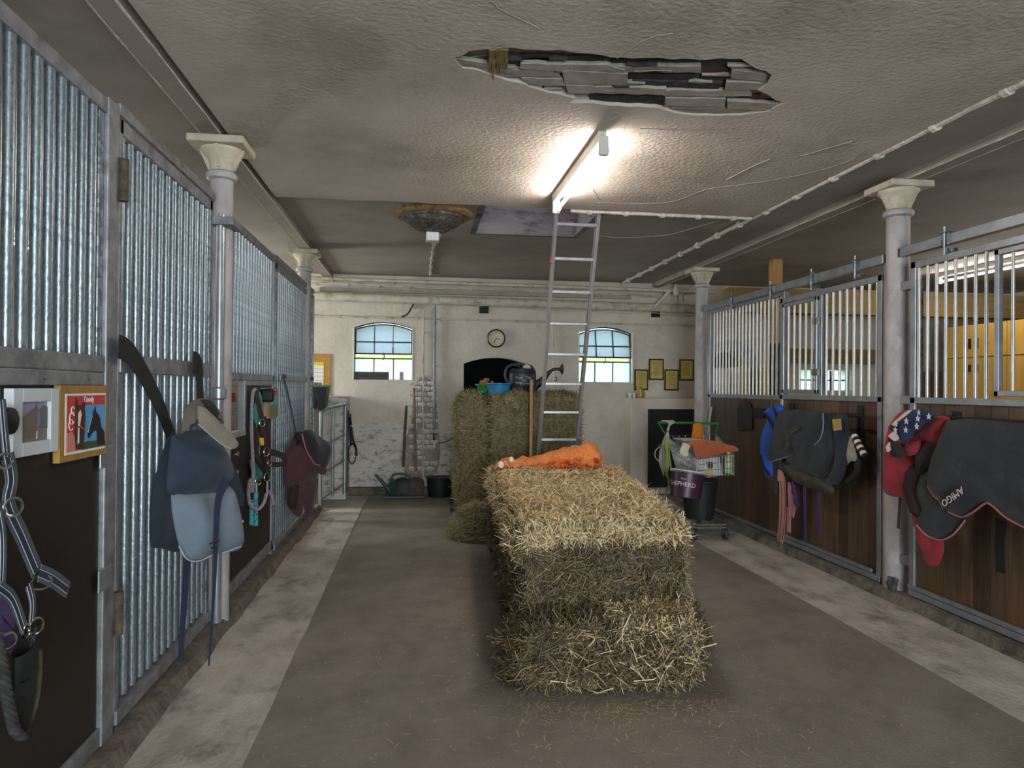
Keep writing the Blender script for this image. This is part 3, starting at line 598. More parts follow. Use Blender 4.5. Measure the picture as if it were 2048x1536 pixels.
# things outside the windows: a hedge and grass
g = struct(box('ground_outside', (-14, 10.8, -0.3), (14, 30, -0.1), 'hedge2'), 'grass outside the windows')
hp = []
for i in range(2600):
    x = random.uniform(-9, 9); z = random.uniform(0, 2.35); y = 15 + 0.5 * noise.noise(Vector((x, z, 0))) + random.uniform(-0.2, 0.2); hp.append((x, y, z))
hp = np.array(hp); d = RNG.normal(size=hp.shape); nr = np.tile((0, -1.0, 0.3), (len(hp), 1))
hd = thing('hedge', 'yellow green hedge glimpsed through the gaps of the windows', 'hedge')
box('hedge_body', (-9, 14.9, -0.1), (9, 15.6, 2.25), 'hedge', hd); straws('leaves', hp, d, nr, 0.16, 0.09, 'hay', hd).data.materials[0] = MATS['hedge']
# ================================================================= left stall fronts (galvanised bars), corridor face at x = XL
XL = -1.27
_bars = {}
def bar(parent, x, y, z0, z1, r=0.018, m='galv_bar', name='bar', n=12):
    k = (round(z1 - z0, 3), r, m)
    if k not in _bars:
        o = MB().tube([(0, 0, 0), (0, 0, z1 - z0)], r, n).build(name, m, parent, smooth=True); _bars[k] = o
    else: o = _bars[k].copy(); COL.objects.link(o); o.parent = parent
    o.name = name; o.location = (x, y, z0); return o
G3 = 'galv_flat'
def rail(parent, name, x0, x1, y0, y1, z0, z1, m=G3): return box(name, (x0, y0, z0), (x1, y1, z1), m, parent, bevel=0.004)
xb, xf = XL - 0.05, XL
# nearest fixed panel
t = thing('stall_front_panel', 'nearest galvanised bar panel with brown board at the left edge', 'stall panel', 'left stall fronts')
rail(t, 'top_rail', xb, xf, 2.25, 3.09, 2.66, 2.72); rail(t, 'middle_rail', xb, xf + 0.004, 2.25, 3.09, 1.60, 1.665); rail(t, 'middle_rail', xb, xf, 2.25, 3.09, 1.545, 1.597)
rail(t, 'bottom_rail', xb, xf, 2.25, 3.09, 0.075, 0.15); box('board', (xb - 0.005, 2.25, 0.15), (xf - 0.012, 3.08, 1.545), 'panel_brown', t)
for i in range(9): bar(t, XL - 0.025, 2.355 + 0.0825 * i, 1.66, 2.665, 0.0185)
rail(t, 'flat_strip', xb, xf - 0.01, 3.045, 3.09, 1.66, 2.66, 'galv')
box('near_post', (xb, 2.18, 0.07), (xf + 0.01, 2.245, 2.9), 'galv_smooth', t, bevel=0.006)
for y in (2.62, 2.95): MB().lathe([(0.008, 0), (0.008, 0.006), (0, 0.008)], 8, Matrix.Translation((xf, y, 1.57)) @ Matrix.Rotation(math.pi / 2, 4, 'Y')).build('screw', 'chrome', t)
# post between panel and door
t = thing('stall_post', 'galvanised square post left of the near full height bar door', 'post', 'left stall posts')
box('post', (XL - 0.055, 3.095, 0.07), (XL + 0.006, 3.205, 2.73), G3, t, bevel=0.006)
for z in (2.42, 0.58): MB().tube([(XL + 0.02, 3.21, z - 0.09), (XL + 0.02, 3.21, z + 0.09)], 0.02, 10).build('hinge', 'rusty', t, smooth=True)
for z in (1.25, 0.75): box('latch_plate', (XL + 0.004, 3.04, z - 0.04), (XL + 0.012, 3.17, z + 0.05), 'galv_smooth', t, bevel=0.003)
# bar door
t = thing('stall_door', 'near galvanised stall door of full height vertical bars', 'stall door', 'left stall fronts')
ya, yb_ = 3.225, 4.60
rail(t, 'top_rail', xb, xf, ya, yb_, 2.625, 2.69); rail(t, 'bottom_rail', xb, xf + 0.012, ya, yb_, 0.095, 0.155); box('bottom_board', (xb - 0.01, ya, 0.15), (xb, yb_, 0.24), 'timber', t)
rail(t, 'cross_rail', XL - 0.004, xf + 0.012, ya, yb_, 1.60, 1.68)
rail(t, 'side_rail', xb, xf, ya, ya + 0.03, 0.1, 2.69); rail(t, 'side_rail', xb, xf, yb_ - 0.05, yb_, 0.1, 2.69, 'galv')
for i in range(14): bar(t, XL - 0.026, 3.285 + 0.0965 * i, 0.17, 2.625, 0.0185)
# top lintel over door
tag(rail(None, 'stall_lintel', xb, xf + 0.004, 3.21, 4.64, 2.70, 2.75), 'galvanised lintel rail above the near bar door', 'rail')
t = thing('stall_post', 'round galvanised tube post hinged to the pinkish column', 'post', 'left stall posts')
MB().tube([(XL + 0.035, 4.645, 0.07), (XL + 0.035, 4.645, 2.62)], 0.028, 14).build('post', 'galv_smooth', t, smooth=True)
MB().lathe([(0.03, 0), (0.045, 0.01), (0.045, 0.07), (0.03, 0.08)], 14, Matrix.Translation((XL + 0.035, 4.645, 1.46))).build('socket', 'galv_smooth', t, smooth=True)
box('clamp', (XL - 0.02, 4.60, 2.55), (XL + 0.12, 4.82, 2.6), G3, t, bevel=0.004)
# far fixed panel with feed opening
t = thing('stall_front_panel', 'far galvanised bar panel with brown board and small feed opening', 'stall panel', 'left stall fronts')
y0, y1 = 4.84, 6.55
rail(t, 'top_rail', xb, xf, y0, y1, 2.65, 2.71); rail(t, 'middle_rail', xb, xf, y0, y1, 1.59, 1.64); rail(t, 'bottom_rail', xb, xf, y0, y1, 0.095, 0.185)
rail(t, 'edge_rail', xb, xf, y0, y0 + 0.06, 0.095, 2.65, 'galv_smooth'); rail(t, 'edge_rail', xb, xf, y1 - 0.05, y1, 0.02, 2.65, 'galv_smooth')
f0, f1 = 4.93, 5.52
rail(t, 'opening_frame', xb, xf, f1 - 0.05, f1, 1.22, 1.59, 'galv_smooth'); rail(t, 'opening_frame', xb, xf, f0 - 0.03, f1, 1.18, 1.225, 'steel_pale')
rail(t, 'opening_frame', xb, xf, f1, y1 - 0.05, 1.55, 1.59)
mb = MB().box((xb, y0 + 0.06, 0.185), (xf - 0.012, y1 - 0.05, 1.18)).box((xb, f1, 1.18), (xf - 0.012, y1 - 0.05, 1.55)); mb.build('board', 'panel_brown', t)
for i in range(17): bar(t, XL - 0.026, 4.95 + 0.094 * i, 1.635, 2.655, 0.0185)
for z in (1.06, 0.93): MB().lathe([(0.02, 0), (0.02, 0.008), (0.01, 0.014)], 10, Matrix.Translation((XL - 0.01, 5.3, z)) @ Matrix.Rotation(math.pi / 2, 4, 'Y')).build('bolt', 'chrome', t)
# far bar door
t = thing('stall_door', 'far galvanised bar door near the tube gate', 'stall door', 'left stall fronts')
y0, y1 = 6.6, 8.86
rail(t, 'top_rail', xb, xf, y0, y1, 2.60, 2.66); rail(t, 'bottom_rail', xb, xf + 0.012, y0, y1, 0.07, 0.13)
rail(t, 'side_rail', xb, xf, y0, y0 + 0.05, 0.07, 2.66, 'galv'); rail(t, 'side_rail', xb, xf, y1 - 0.05, y1, 0.07, 2.66, 'galv')
for i in range(22): bar(t, XL - 0.026, 6.72 + 0.0965 * i, 0.13, 2.605, 0.0185)
rail(t, 'cross_rail', XL - 0.004, xf + 0.014, 6.80, 8.75, 1.60, 1.655)
for y in (6.86, 8.66): MB().lathe([(0.02, 0), (0.02, 0.03), (0.008, 0.035)], 8, Matrix.Translation((XL + 0.01, y, 1.64)) @ Matrix.Rotation(math.pi / 2, 4, 'Y')).build('bolt', 'rusty', t)
tag(rail(None, 'stall_lintel', xb, xf, 6.56, 8.95, 2.68, 2.73), 'galvanised lintel rail above the far bar door', 'rail')
# something pale seen through the feed opening: a trough wall in the stall
t = thing('feed_trough', 'yellow rimmed dark feed trough seen through the feed opening', 'trough')
box('body', (-2.3, 5.3, 0.006), (-1.75, 6.9, 1.25), 'black_board', t); box('rim', (-2.32, 5.28, 1.25), (-1.72, 6.92, 1.28), 'label_yellow', t)
tag(box('stall_partition', (-4.6, 7.4, 0.02), (-1.75, 7.44, 1.75), 'wall_white'), 'pale partition board seen through the feed opening', 'partition')
tag(box('notice', (at(470, 796, 1, 7.395).x, 7.385, at(470, 803, 1, 7.395).z), (at(462, 796, 1, 7.395).x, 7.397, at(470, 786, 1, 7.395).z), 'red_print'), 'tiny red notice on the pale partition board', 'notice')
# ================================================================= right stall fronts (sliding doors, wooden boards), corridor face at x = XR
XR = 3.53
GS = 'galv_smooth'
def planks(t, y0, y1, z0, z1, w=0.135):
    n = max(1, round((y1 - y0) / w)); w = (y1 - y0) / n
    for i in range(n):
        box('plank', (XR + 0.012 + random.uniform(0, 0.004), y0 + i * w + 0.0022, z0), (XR + 0.04, y0 + (i + 1) * w - 0.0022, z1), 'wood_plank_%d' % random.randrange(4), t)
def hatch(t, y0, y1, z0, z1, nb):
    h = rail(t, 'hatch', XR - 0.022, XR + 0.012, y0, y0 + 0.035, z0, z1, GS)
    for a in (rail(h, 'hatch_rail', XR - 0.022, XR + 0.012, y1 - 0.035, y1, z0, z1, GS), rail(h, 'hatch_rail', XR - 0.022, XR + 0.012, y0, y1, z1 - 0.035, z1, GS), rail(h, 'hatch_rail', XR - 0.022, XR + 0.012, y0, y1, z0, z0 + 0.035, GS)): pass
    for i in range(nb): bar(h, XR - 0.005, y0 + (y1 - y0) * (i + 1) / (nb + 1), z0 + 0.02, z1 - 0.02, 0.0105, 'steel_pale')
    return h
def sliding_door(label, y0, y1, hy0, hy1, ybars, z1):
    t = thing('sliding_stall_door', label, 'stall door', 'right stall fronts')
    x0, x1 = XR - 0.005, XR + 0.045; zm = 1.465
    rail(t, 'side_rail', x0, x1, y0, y0 + 0.05, 0.085, z1, GS); rail(t, 'side_rail', x0, x1, y1 - 0.05, y1, 0.085, z1, GS)
    rail(t, 'top_rail', x0, x1, y0, y1, z1 - 0.05, z1, GS); rail(t, 'middle_rail', x0, x1, y0, y1, zm, zm + 0.045, GS)
    rail(t, 'bottom_rail', x0 - 0.006, x1, y0, y1, 0.085, 0.13, GS); rail(t, 'guide_rail', x0 - 0.012, x0 + 0.012, y0 + 0.1, y1, 0.135, 0.165, GS)
    planks(t, y0 + 0.05, y1 - 0.05, 0.13, zm)
    for y in ybars: bar(t, XR + 0.015, y, zm + 0.045, z1 - 0.04, 0.0115, 'steel_pale')
    rail(t, 'hatch_stile', x0, x1, hy0 - 0.05, hy0 - 0.005, zm + 0.04, z1 - 0.04, GS)
    hatch(t, hy0, hy1, zm + 0.06, z1 - 0.06, 5)
    for z in (zm + 0.25, z1 - 0.28):
        MB().tube([(XR - 0.03, hy0 - 0.045, z), (XR - 0.03, hy0 + 0.05, z)], 0.009, 8).box((XR - 0.04, hy0 - 0.04, z - 0.03), (XR - 0.01, hy0 - 0.015, z + 0.03)).box((XR - 0.04, hy0 + 0.01, z - 0.03), (XR - 0.01, hy0 + 0.035, z + 0.03)).build('hatch_bolt', 'chrome', t)
    return t
sliding_door('far right sliding stall door of brown planks with barred hatch', 5.03, 6.575, 5.90, 6.51, [5.11 + 0.099 * i for i in range(8)], 2.45)
sliding_door('near right sliding stall door of brown planks with barred hatch', 2.75, 4.71, 3.20, 3.94, [4.04 + 0.0865 * i for i in range(8)], 2.485)
# far fixed panel
t = thing('stall_front_panel', 'right fixed panel of slim bars above brown planks near the trolley', 'stall panel', 'right stall fronts')
y0, y1 = 6.60, 8.45
rail(t, 'middle_rail', XR + 0.05, XR + 0.1, y0, y1, 1.455, 1.50, GS); rail(t, 'side_rail', XR + 0.05, XR + 0.1, y0, y0 + 0.04, 0.085, 2.5, GS); rail(t, 'side_rail', XR + 0.05, XR + 0.1, y1 - 0.06, y1 + 0.02, 0.085, 2.5, GS)
rail(t, 'top_rail', XR + 0.05, XR + 0.1, y0, y1, 2.49, 2.53, GS); rail(t, 'bottom_rail', XR + 0.05, XR + 0.1, y0, y1, 0.08, 0.115, GS)
for i in range(20): bar(t, XR + 0.075, 6.70 + 0.0855 * i, 1.50, 2.49, 0.0115, 'steel_pale')
n = 13; w = (y1 - y0 - 0.1) / n
for i in range(n): box('plank', (XR + 0.062 + random.uniform(0, 0.004), y0 + 0.04 + i * w + 0.002, 0.115), (XR + 0.09, y0 + 0.04 + (i + 1) * w - 0.002, 1.455), 'wood_plank_%d' % random.randrange(4), t)
# tracks
for (a, b, lb, cl) in ((5.02, 8.47, 'galvanised sliding door track above the far right stall', (5.35, 6.0, 6.75, 7.65)), (2.7, 4.83, 'galvanised sliding door track above the near right stall', (4.36, 3.3))):
    t = thing('door_track', lb, 'door track', 'right door tracks')
    z = 2.53 if a > 5 else 2.545
    MB().box((XR - 0.005, a, z), (XR + 0.05, b, z + 0.07)).build('channel', GS, t, bevel=0.004); box('end_stop', (XR + 0.0, a - 0.02 if a > 5 else b, z + 0.005), (XR + 0.045, a if a > 5 else b + 0.02, z + 0.065), 'black_plastic', t)
    for y in cl:
        cm = MB().box((XR - 0.012, y - 0.04, z - 0.005), (XR - 0.004, y + 0.04, z + 0.078)).tube([(XR - 0.02, y, z - 0.07), (XR - 0.02, y, z + 0.12)], 0.006, 8).box((XR - 0.035, y - 0.035, z + 0.078), (XR + 0.05, y + 0.035, z + 0.085)); cm.build('clamp', 'galv', t)
        box('carriage', (XR - 0.0, y - 0.05, z - 0.055), (XR + 0.04, y + 0.05, z - 0.03), 'galv', t)
# steel post with bolt holes by the column
t = thing('stall_post', 'galvanised post with bolt holes right of the near right column', 'post', 'right stall posts')
box('post', (XR + 0.06, 4.735, 0.075), (XR + 0.12, 4.80, 2.37), 'galv', t, bevel=0.004)
for i in range(24): MB().lathe([(0.006, 0), (0.004, 0.004)], 6, Matrix.Translation((XR + 0.06, 4.765, 0.2 + i * 0.09)) @ Matrix.Rotation(-math.pi / 2, 4, 'Y')).build('bolt_hole', 'black_iron', t)
for z in (0.28, 1.46, 2.3): box('bracket', (XR + 0.02, 4.715, z), (XR + 0.10, 4.84, z + 0.06), GS, t)
tag(box('stall_post', (XR + 0.0, 4.985, 0.075), (XR + 0.09, 5.02, 2.53), GS, bevel=0.004), 'flat galvanised door stop post left of the near right column', 'post', 'right stall posts')
MB_ = thing('post_foot', 'bolted triangular iron foot of the near right column', 'post foot')
MB().prism([(XR - 0.03, 4.82, 0.17), (XR - 0.03, 4.95, 0.17), (XR - 0.03, 4.93, 0.0), (XR - 0.03, 4.86, -0.0)], (0.03, 0, 0)).build('plate', 'galv', MB_, bevel=0.004)
MB().lathe([(0.02, 0), (0.02, 0.015), (0, 0.02)], 8, Matrix.Translation((XR - 0.03, 4.885, 0.12)) @ Matrix.Rotation(-math.pi / 2, 4, 'Y')).build('nut', 'rusty', MB_)
# aisle behind the right fronts
t = thing('timber_post', 'bright yellow timber post behind the right bars', 'post'); a = at(1551, 600, 1, 8.3)
box('post', (a.x - 0.055, 8.25, 0), (a.x + 0.065, 8.37, ZC), 'timber', t); box('black_wrap', (a.x - 0.06, 8.245, 0.3), (a.x + 0.07, 8.375, at(1551, 687, 1, 8.3).z), 'black_board', t)
t = thing('locker', 'tall yellow wooden locker with two doors behind the near right bars', 'locker', 'yellow lockers')
lx = 7.6; ya = at(2040, 700, 0, lx).y; yb2 = at(1889, 700, 0, lx).y; zt = at(1960, 648, 0, lx).z; zmid = at(1960, 714, 0, lx).z
box('carcass', (lx + 0.02, ya - 0.9, 0.02), (lx + 0.5, yb2, zt), 'locker_side', t)
nn = 4; wdt = (yb2 - ya + 0.9) / nn
for i in range(nn):
    for (za, zb2) in ((0.1, zmid - 0.008), (zmid + 0.008, zt)):
        d = box('door', (lx, ya - 0.9 + i * wdt + 0.005, za), (lx + 0.02, ya - 0.9 + (i + 1) * wdt - 0.005, zb2), 'locker', t, bevel=0.003)
        box('handle', (lx - 0.02, ya - 0.9 + i * wdt + (0.05 if i % 2 else wdt - 0.08), zmid + (0.12 if za > 1 else -0.2)), (lx, ya - 0.9 + i * wdt + (0.08 if i % 2 else wdt - 0.05), zmid + (0.26 if za > 1 else -0.1)), 'black_iron', d)
tag(box('cabinet', (lx, yb2 + 0.02, 0.02), (lx + 0.45, 10.4, 1.85), 'handle_dark'), 'dark brown cabinet left of the yellow lockers', 'cabinet')
tag(box('ceiling_girder', (4.2, 9.2, 2.62), (9.5, 9.42, 2.95), 'girder'), 'yellowish timber girder across the right aisle', 'beam'); tag(box('shelf_board', (5.6, 10.3, 1.98), (7.4, 10.498, 2.2), 'girder'), 'yellowish boarding above the low right window', 'board')
# ================================================================= lamps
def lamp(name, label, A, B, z, m='tube_light', group='fluorescent tube lamps'):
    A = Vector(A); B = Vector(B); t = thing(name, label, 'lamp', group)
    d = (B - A).normalized(); s = Vector((d.y, -d.x, 0))
    if s.x < 0: s = -s
    up = Vector((0, 0, 1)); q = lambda p, a, b: p + s * a + up * b
    MB().prism([q(A, -0.035, 0), q(A, 0.02, 0), q(A, 0.012, -0.06), q(A, -0.028, -0.06)], B - A).build('batten', 'lamp_white', t, bevel=0.004)
    tz = -0.115
    for e, k in ((A, 1), (B, -1)):
        MB().box((-0.028, -0.02, -0.15), (0.03, 0.025, -0.03), Matrix.Translation(e) @ Matrix(((s.x, d.x * k, 0, 0), (s.y, d.y * k, 0, 0), (0, 0, 1, 0), (0, 0, 0, 1)))).build('end_holder', 'lamp_white', t, bevel=0.01)
        MB().lathe([(0.022, -0.01), (0.026, 0.0), (0.026, 0.035), (0.02, 0.04)], 12, Matrix.Translation(q(e, 0.012, tz)) @ (d * k).to_track_quat('Z', 'Y').to_matrix().to_4x4()).build('tube_cap', 'white_plastic', t, smooth=True)
    MB().tube([q(A, 0.012, tz) + d * 0.03, q(B, 0.012, tz) - d * 0.02], 0.0135, 10).build('fluorescent_tube', m, t, smooth=True)
    return t
L0 = at(1207, 285, 2, ZS - 0.07); L1 = at(1112, 408, 2, ZS - 0.07)
lamp('tube_lamp', 'lit fluorescent tube lamp on the ceiling above the ladder', (L0.x, L0.y, ZS), (L1.x, min(L1.y, 6.06), ZS), ZS)
a = at(15, 478, 2, 3.08); b = at(112, 512, 2, 3.08)
lamp('tube_lamp', 'lit tube lamp glimpsed through the near left bars', (a.x, a.y - 0.2, ZC), (a.x, a.y + 1.2, ZC), ZC, 'tube_far')
a = at(1960, 565, 2, 3.08)
lamp('tube_lamp', 'lit tube lamp glimpsed through the near right bars', (a.x - 0.7, a.y - 0.1, ZC), (a.x - 0.7, a.y - 1.6, ZC), ZC, 'tube_far')
# added unseen lamps, fill light for the aisle behind the viewer and the stalls
lamp('tube_lamp', 'added unseen tube lamp for fill light behind the viewer', (1.15, -2.6, ZS), (1.15, -1.1, ZS), ZS, 'tube_dim')
lamp('tube_lamp', 'added unseen tube lamp for fill light over the left stalls', (-4.1, 3.4, ZC), (-4.1, 4.9, ZC), ZC, 'tube_far')
lamp('tube_lamp', 'added unseen tube lamp for fill light over the right stalls', (6.3, 4.4, ZC), (6.3, 5.9, ZC), ZC, 'tube_far')
# ================================================================= straw and hay
def bale_core(c, z0, z1, m, t, amp=0.02, rnd=0.05, name='bale_body', seed=0, n=(16, 30, 12)):
    """c: four floor corners (front-left, front-right, back-right, back-left)"""
    c = [Vector((p[0], p[1], 0)) for p in c]
    def P(u, v, w):
        p = (c[0] * (1 - u) + c[1] * u) * (1 - v) + (c[3] * (1 - u) + c[2] * u) * v
        return Vector((p.x, p.y, z0 + (z1 - z0) * w))
    lx = (c[1] - c[0]).length; ly = (c[3] - c[0]).length; lz = z1 - z0
    def R(u, v, w):
        f = lambda s, L: max(rnd / L - s, 0, s - 1 + rnd / L) * L / rnd
        a, b, d = f(u, lx), f(v, ly), f(w, lz); k = math.sqrt(a * a + b * b + d * d)
        if k > 1:
            sh = 1 / k
            g = lambda s, L: (rnd / L - (rnd / L - s) * sh) if s < rnd / L else ((1 - rnd / L) + (s - 1 + rnd / L) * sh if s > 1 - rnd / L else s)
            u, v, w = g(u, lx), g(v, ly), g(w, lz)
        p = P(u, v, w); nn = noise.noise_vector(p * 5 + Vector((seed, 0, 0))) * amp + noise.noise_vector(p * 17) * amp * 0.5
        if w < 0.02: nn.z = 0
        return p + nn
    vs = []; fs = []
    def face(fn, a, b):
        o = len(vs)
        for i in range(a + 1):
            for j in range(b + 1): vs.append(R(*fn(i / a, j / b)))
        for i in range(a):
            for j in range(b): k = o + i * (b + 1) + j; fs.append((k, k + 1, k + b + 2, k + b + 1))
    face(lambda i, j: (i, 0, j), n[0], n[2]); face(lambda i, j: (i, 1, j), n[0], n[2]); face(lambda i, j: (0, i, j), n[1], n[2]); face(lambda i, j: (1, i, j), n[1], n[2]); face(lambda i, j: (i, j, 1), n[0], n[1]); face(lambda i, j: (i, j, 0), n[0], n[1])
    mb = MB(); mb.v = [tuple(p) for p in vs]; mb.f = fs; o = mb.build(name, m, t, smooth=True)
    bm = bmesh.new(); bm.from_mesh(o.data); bmesh.ops.remove_doubles(bm, verts=bm.verts, dist=0.004); bmesh.ops.recalc_face_normals(bm, faces=bm.faces); bm.to_mesh(o.data); bm.free()
    return R
def bale_straw(R, face, n, t, m, lmin=0.05, lmax=0.16, wmin=0.003, wmax=0.006, out=0.02, lift=0.25, bias=None, urange=(0, 1), vrange=(0, 1), drop=0):
    fn, nrm = {'top': (lambda a, b: (a, b, 1), (0, 0, 1)), 'front': (lambda a, b: (a, 0, b), (0, -1, 0)), 'left': (lambda a, b: (0, a, b), (-1, 0, 0)), 'right': (lambda a, b: (1, a, b), (1, 0, 0)), 'back': (lambda a, b: (a, 1, b), (0, 1, 0))}[face]
    pos = np.empty((n, 3)); nr = np.tile(nrm, (n, 1)).astype(float)
    for i in range(n):
        u = urange[0] + random.random() * (urange[1] - urange[0]); v = vrange[0] + random.random() * (vrange[1] - vrange[0])
        pos[i] = R(*fn(u, v))
    d = RNG.normal(size=(n, 3)); k = np.argmax(np.abs(nrm)); d[:, k] *= lift
    if bias is not None: d += np.array(bias) * RNG.random((n, 1))
    pos += nr * (RNG.random((n, 1)) * out)
    if drop: d[:, 2] -= drop * RNG.random(n)
    pos[:, 2] = np.maximum(pos[:, 2], 0.012)
    nr2 = nr + RNG.normal(size=(n, 3)) * 0.5
    le = lmin + (lmax - lmin) * RNG.random(n) ** 1.6; wd = wmin + (wmax - wmin) * RNG.random(n)
    return straws('straw', pos, d, nr2, le, wd, m, t)
# long straw bale in front
t = thing('straw_bale', 'long golden straw bale with orange net sack on top', 'straw bale')
R = bale_core([(0.565, 3.80), (1.50, 3.82), (1.93, 6.9), (0.72, 6.88)], 0.01, 0.795, 'straw_core', t, amp=0.03, rnd=0.06, n=(18, 44, 16))
bale_straw(R, 'top', 26000, t, 'straw', 0.04, 0.12, 0.0035, 0.008, 0.022, 0.3)
bale_straw(R, 'top', 1500, t, 'straw', 0.08, 0.2, 0.003, 0.007, 0.035, 0.7)
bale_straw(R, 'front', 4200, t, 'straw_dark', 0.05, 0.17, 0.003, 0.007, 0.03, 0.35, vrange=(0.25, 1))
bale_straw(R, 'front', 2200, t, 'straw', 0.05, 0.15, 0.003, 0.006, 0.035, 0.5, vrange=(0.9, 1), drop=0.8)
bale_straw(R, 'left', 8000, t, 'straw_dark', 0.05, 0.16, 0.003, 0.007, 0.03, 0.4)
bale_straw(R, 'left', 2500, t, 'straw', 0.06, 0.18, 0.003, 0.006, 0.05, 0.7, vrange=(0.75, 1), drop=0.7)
bale_straw(R, 'right', 6000, t, 'straw', 0.05, 0.16, 0.0025, 0.006, 0.03, 0.4)
# loose flake at its foot
t = thing('straw_flake', 'loose dark straw flake slumped at the front foot of the bale', 'straw')
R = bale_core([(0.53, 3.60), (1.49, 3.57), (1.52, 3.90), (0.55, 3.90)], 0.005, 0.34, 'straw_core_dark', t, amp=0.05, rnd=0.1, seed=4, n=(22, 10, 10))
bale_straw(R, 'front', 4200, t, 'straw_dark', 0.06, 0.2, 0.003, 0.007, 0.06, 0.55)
bale_straw(R, 'front', 420, t, 'straw', 0.08, 0.24, 0.003, 0.0065, 0.07, 0.8, drop=0.6, urange=(0.2, 1))
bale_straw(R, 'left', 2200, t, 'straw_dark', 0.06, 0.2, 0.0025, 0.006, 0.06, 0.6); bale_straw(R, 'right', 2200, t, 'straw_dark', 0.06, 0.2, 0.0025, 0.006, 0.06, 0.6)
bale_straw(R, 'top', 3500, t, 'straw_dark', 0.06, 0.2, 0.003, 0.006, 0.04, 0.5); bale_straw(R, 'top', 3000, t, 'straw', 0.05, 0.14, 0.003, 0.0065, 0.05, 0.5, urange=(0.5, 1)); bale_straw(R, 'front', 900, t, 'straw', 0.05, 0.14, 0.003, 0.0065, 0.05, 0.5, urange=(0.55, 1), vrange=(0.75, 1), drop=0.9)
# tall hay bales at the back
t = thing('hay_bale', 'tall hay bale behind the ladder carrying tubs and watering can', 'hay bale', 'tall hay bales')
R = bale_core([(0.81, 7.90), (1.83, 7.92), (1.85, 8.85), (0.81, 8.85)], 0.005, 1.475, 'hay_core', t, amp=0.04, rnd=0.07, seed=8, n=(14, 12, 20))
bale_straw(R, 'front', 13000, t, 'hay', 0.06, 0.22, 0.003, 0.006, 0.04, 0.35, bias=(0.6, 0, 0)); bale_straw(R, 'top', 4500, t, 'hay', 0.06, 0.2, 0.003, 0.006, 0.02, 0.3); bale_straw(R, 'left', 3000, t, 'hay', 0.06, 0.2, 0.003, 0.006, 0.04, 0.4); bale_straw(R, 'right', 2500, t, 'hay', 0.06, 0.2, 0.003, 0.006, 0.04, 0.4)
t = thing('hay_bale', 'shaggy hay bale bulging out on the left before the dark doorway', 'hay bale', 'tall hay bales')
R = bale_core([(0.47, 8.02), (0.765, 7.96), (0.76, 8.95), (0.56, 9.0)], 0.005, 1.46, 'hay_core', t, amp=0.05, rnd=0.09, seed=15, n=(8, 14, 20))
bale_straw(R, 'front', 6000, t, 'hay', 0.06, 0.24, 0.003, 0.006, 0.05, 0.5, drop=0.5); bale_straw(R, 'left', 5500, t, 'hay', 0.06, 0.24, 0.003, 0.006, 0.06, 0.5, drop=0.5); bale_straw(R, 'top', 1800, t, 'hay', 0.06, 0.2, 0.003, 0.006, 0.03, 0.4)
t = thing('hay_heap', 'loose hay heap fallen on the floor left of the tall bales', 'hay')
mb = MB(); NU, NV = 14, 14; hx, hy = 0.63, 7.42
def heap(u, v):
    a = u * 2 * math.pi; r = v; x = hx + 0.30 * r * math.cos(a); y = hy + 0.36 * r * math.sin(a)
    return Vector((x, y, 0.3 * (1 - r * r) ** 1.2 + 0.03 * noise.noise(Vector((x * 7, y * 7, 0))) * (1 - r) + 0.004))
mb.v = [tuple(heap(i / NU, j / NV)) for i in range(NU) for j in range(NV + 1)]
mb.f = [(i * (NV + 1) + j, i * (NV + 1) + j + 1, ((i + 1) % NU) * (NV + 1) + j + 1, ((i + 1) % NU) * (NV + 1) + j) for i in range(NU) for j in range(NV)]
mb.build('heap_body', 'hay_core', t, smooth=True)
n = 5000; pos = np.array([heap(random.random(), min(1, random.random() ** 0.6 * 1.0)) for _ in range(n)]); pos[:, 2] += RNG.random(n) * 0.03 + 0.006
d = RNG.normal(size=(n, 3)); d[:, 2] *= 0.3; straws('hay', pos, d, np.tile((-0.3, -0.6, 1.0), (n, 1)) + RNG.normal(size=(n, 3)) * 0.4, 0.06 + 0.16 * RNG.random(n), 0.0045, 'hay', t)
# litter on the floor
n = 3000; pos = np.stack([RNG.uniform(-1.1, 3.4, n), 2.0 + 7.5 * RNG.random(n) ** 2.0, RNG.uniform(0.008, 0.012, n)], 1); d = RNG.normal(size=(n, 3)); d[:, 2] = 0
o = straws('straw_litter', pos, d, np.tile((0, 0, 1.0), (n, 1)), 0.01 + 0.035 * RNG.random(n) ** 2, 0.0018, 'straw', None, curl=0.08); o['label'] = 'short straw bits scattered over the whole floor'; o['category'] = 'straw'
n = 1000; ang = RNG.random(n) * 2 * np.pi; rr = 0.25 * np.abs(RNG.normal(size=n)); ctr = np.where(RNG.random(n)[:, None] < 0.6, np.stack([0.5 + 1.05 * RNG.random(n), np.full(n, 3.35)], 1), np.stack([np.full(n, 0.5), 3.3 + 3.4 * RNG.random(n)], 1))
pos = np.stack([ctr[:, 0] + rr * np.cos(ang), ctr[:, 1] + rr * np.sin(ang), RNG.uniform(0.008, 0.016, n)], 1); d = RNG.normal(size=(n, 3)); d[:, 2] = 0
o = straws('straw_litter', pos, d, np.tile((0, 0, 1.0), (n, 1)), 0.015 + 0.055 * RNG.random(n) ** 2, 0.0022, 'straw', None, curl=0.1); o['label'] = 'dense fringe of fallen straw around the long bale'; o['category'] = 'straw'
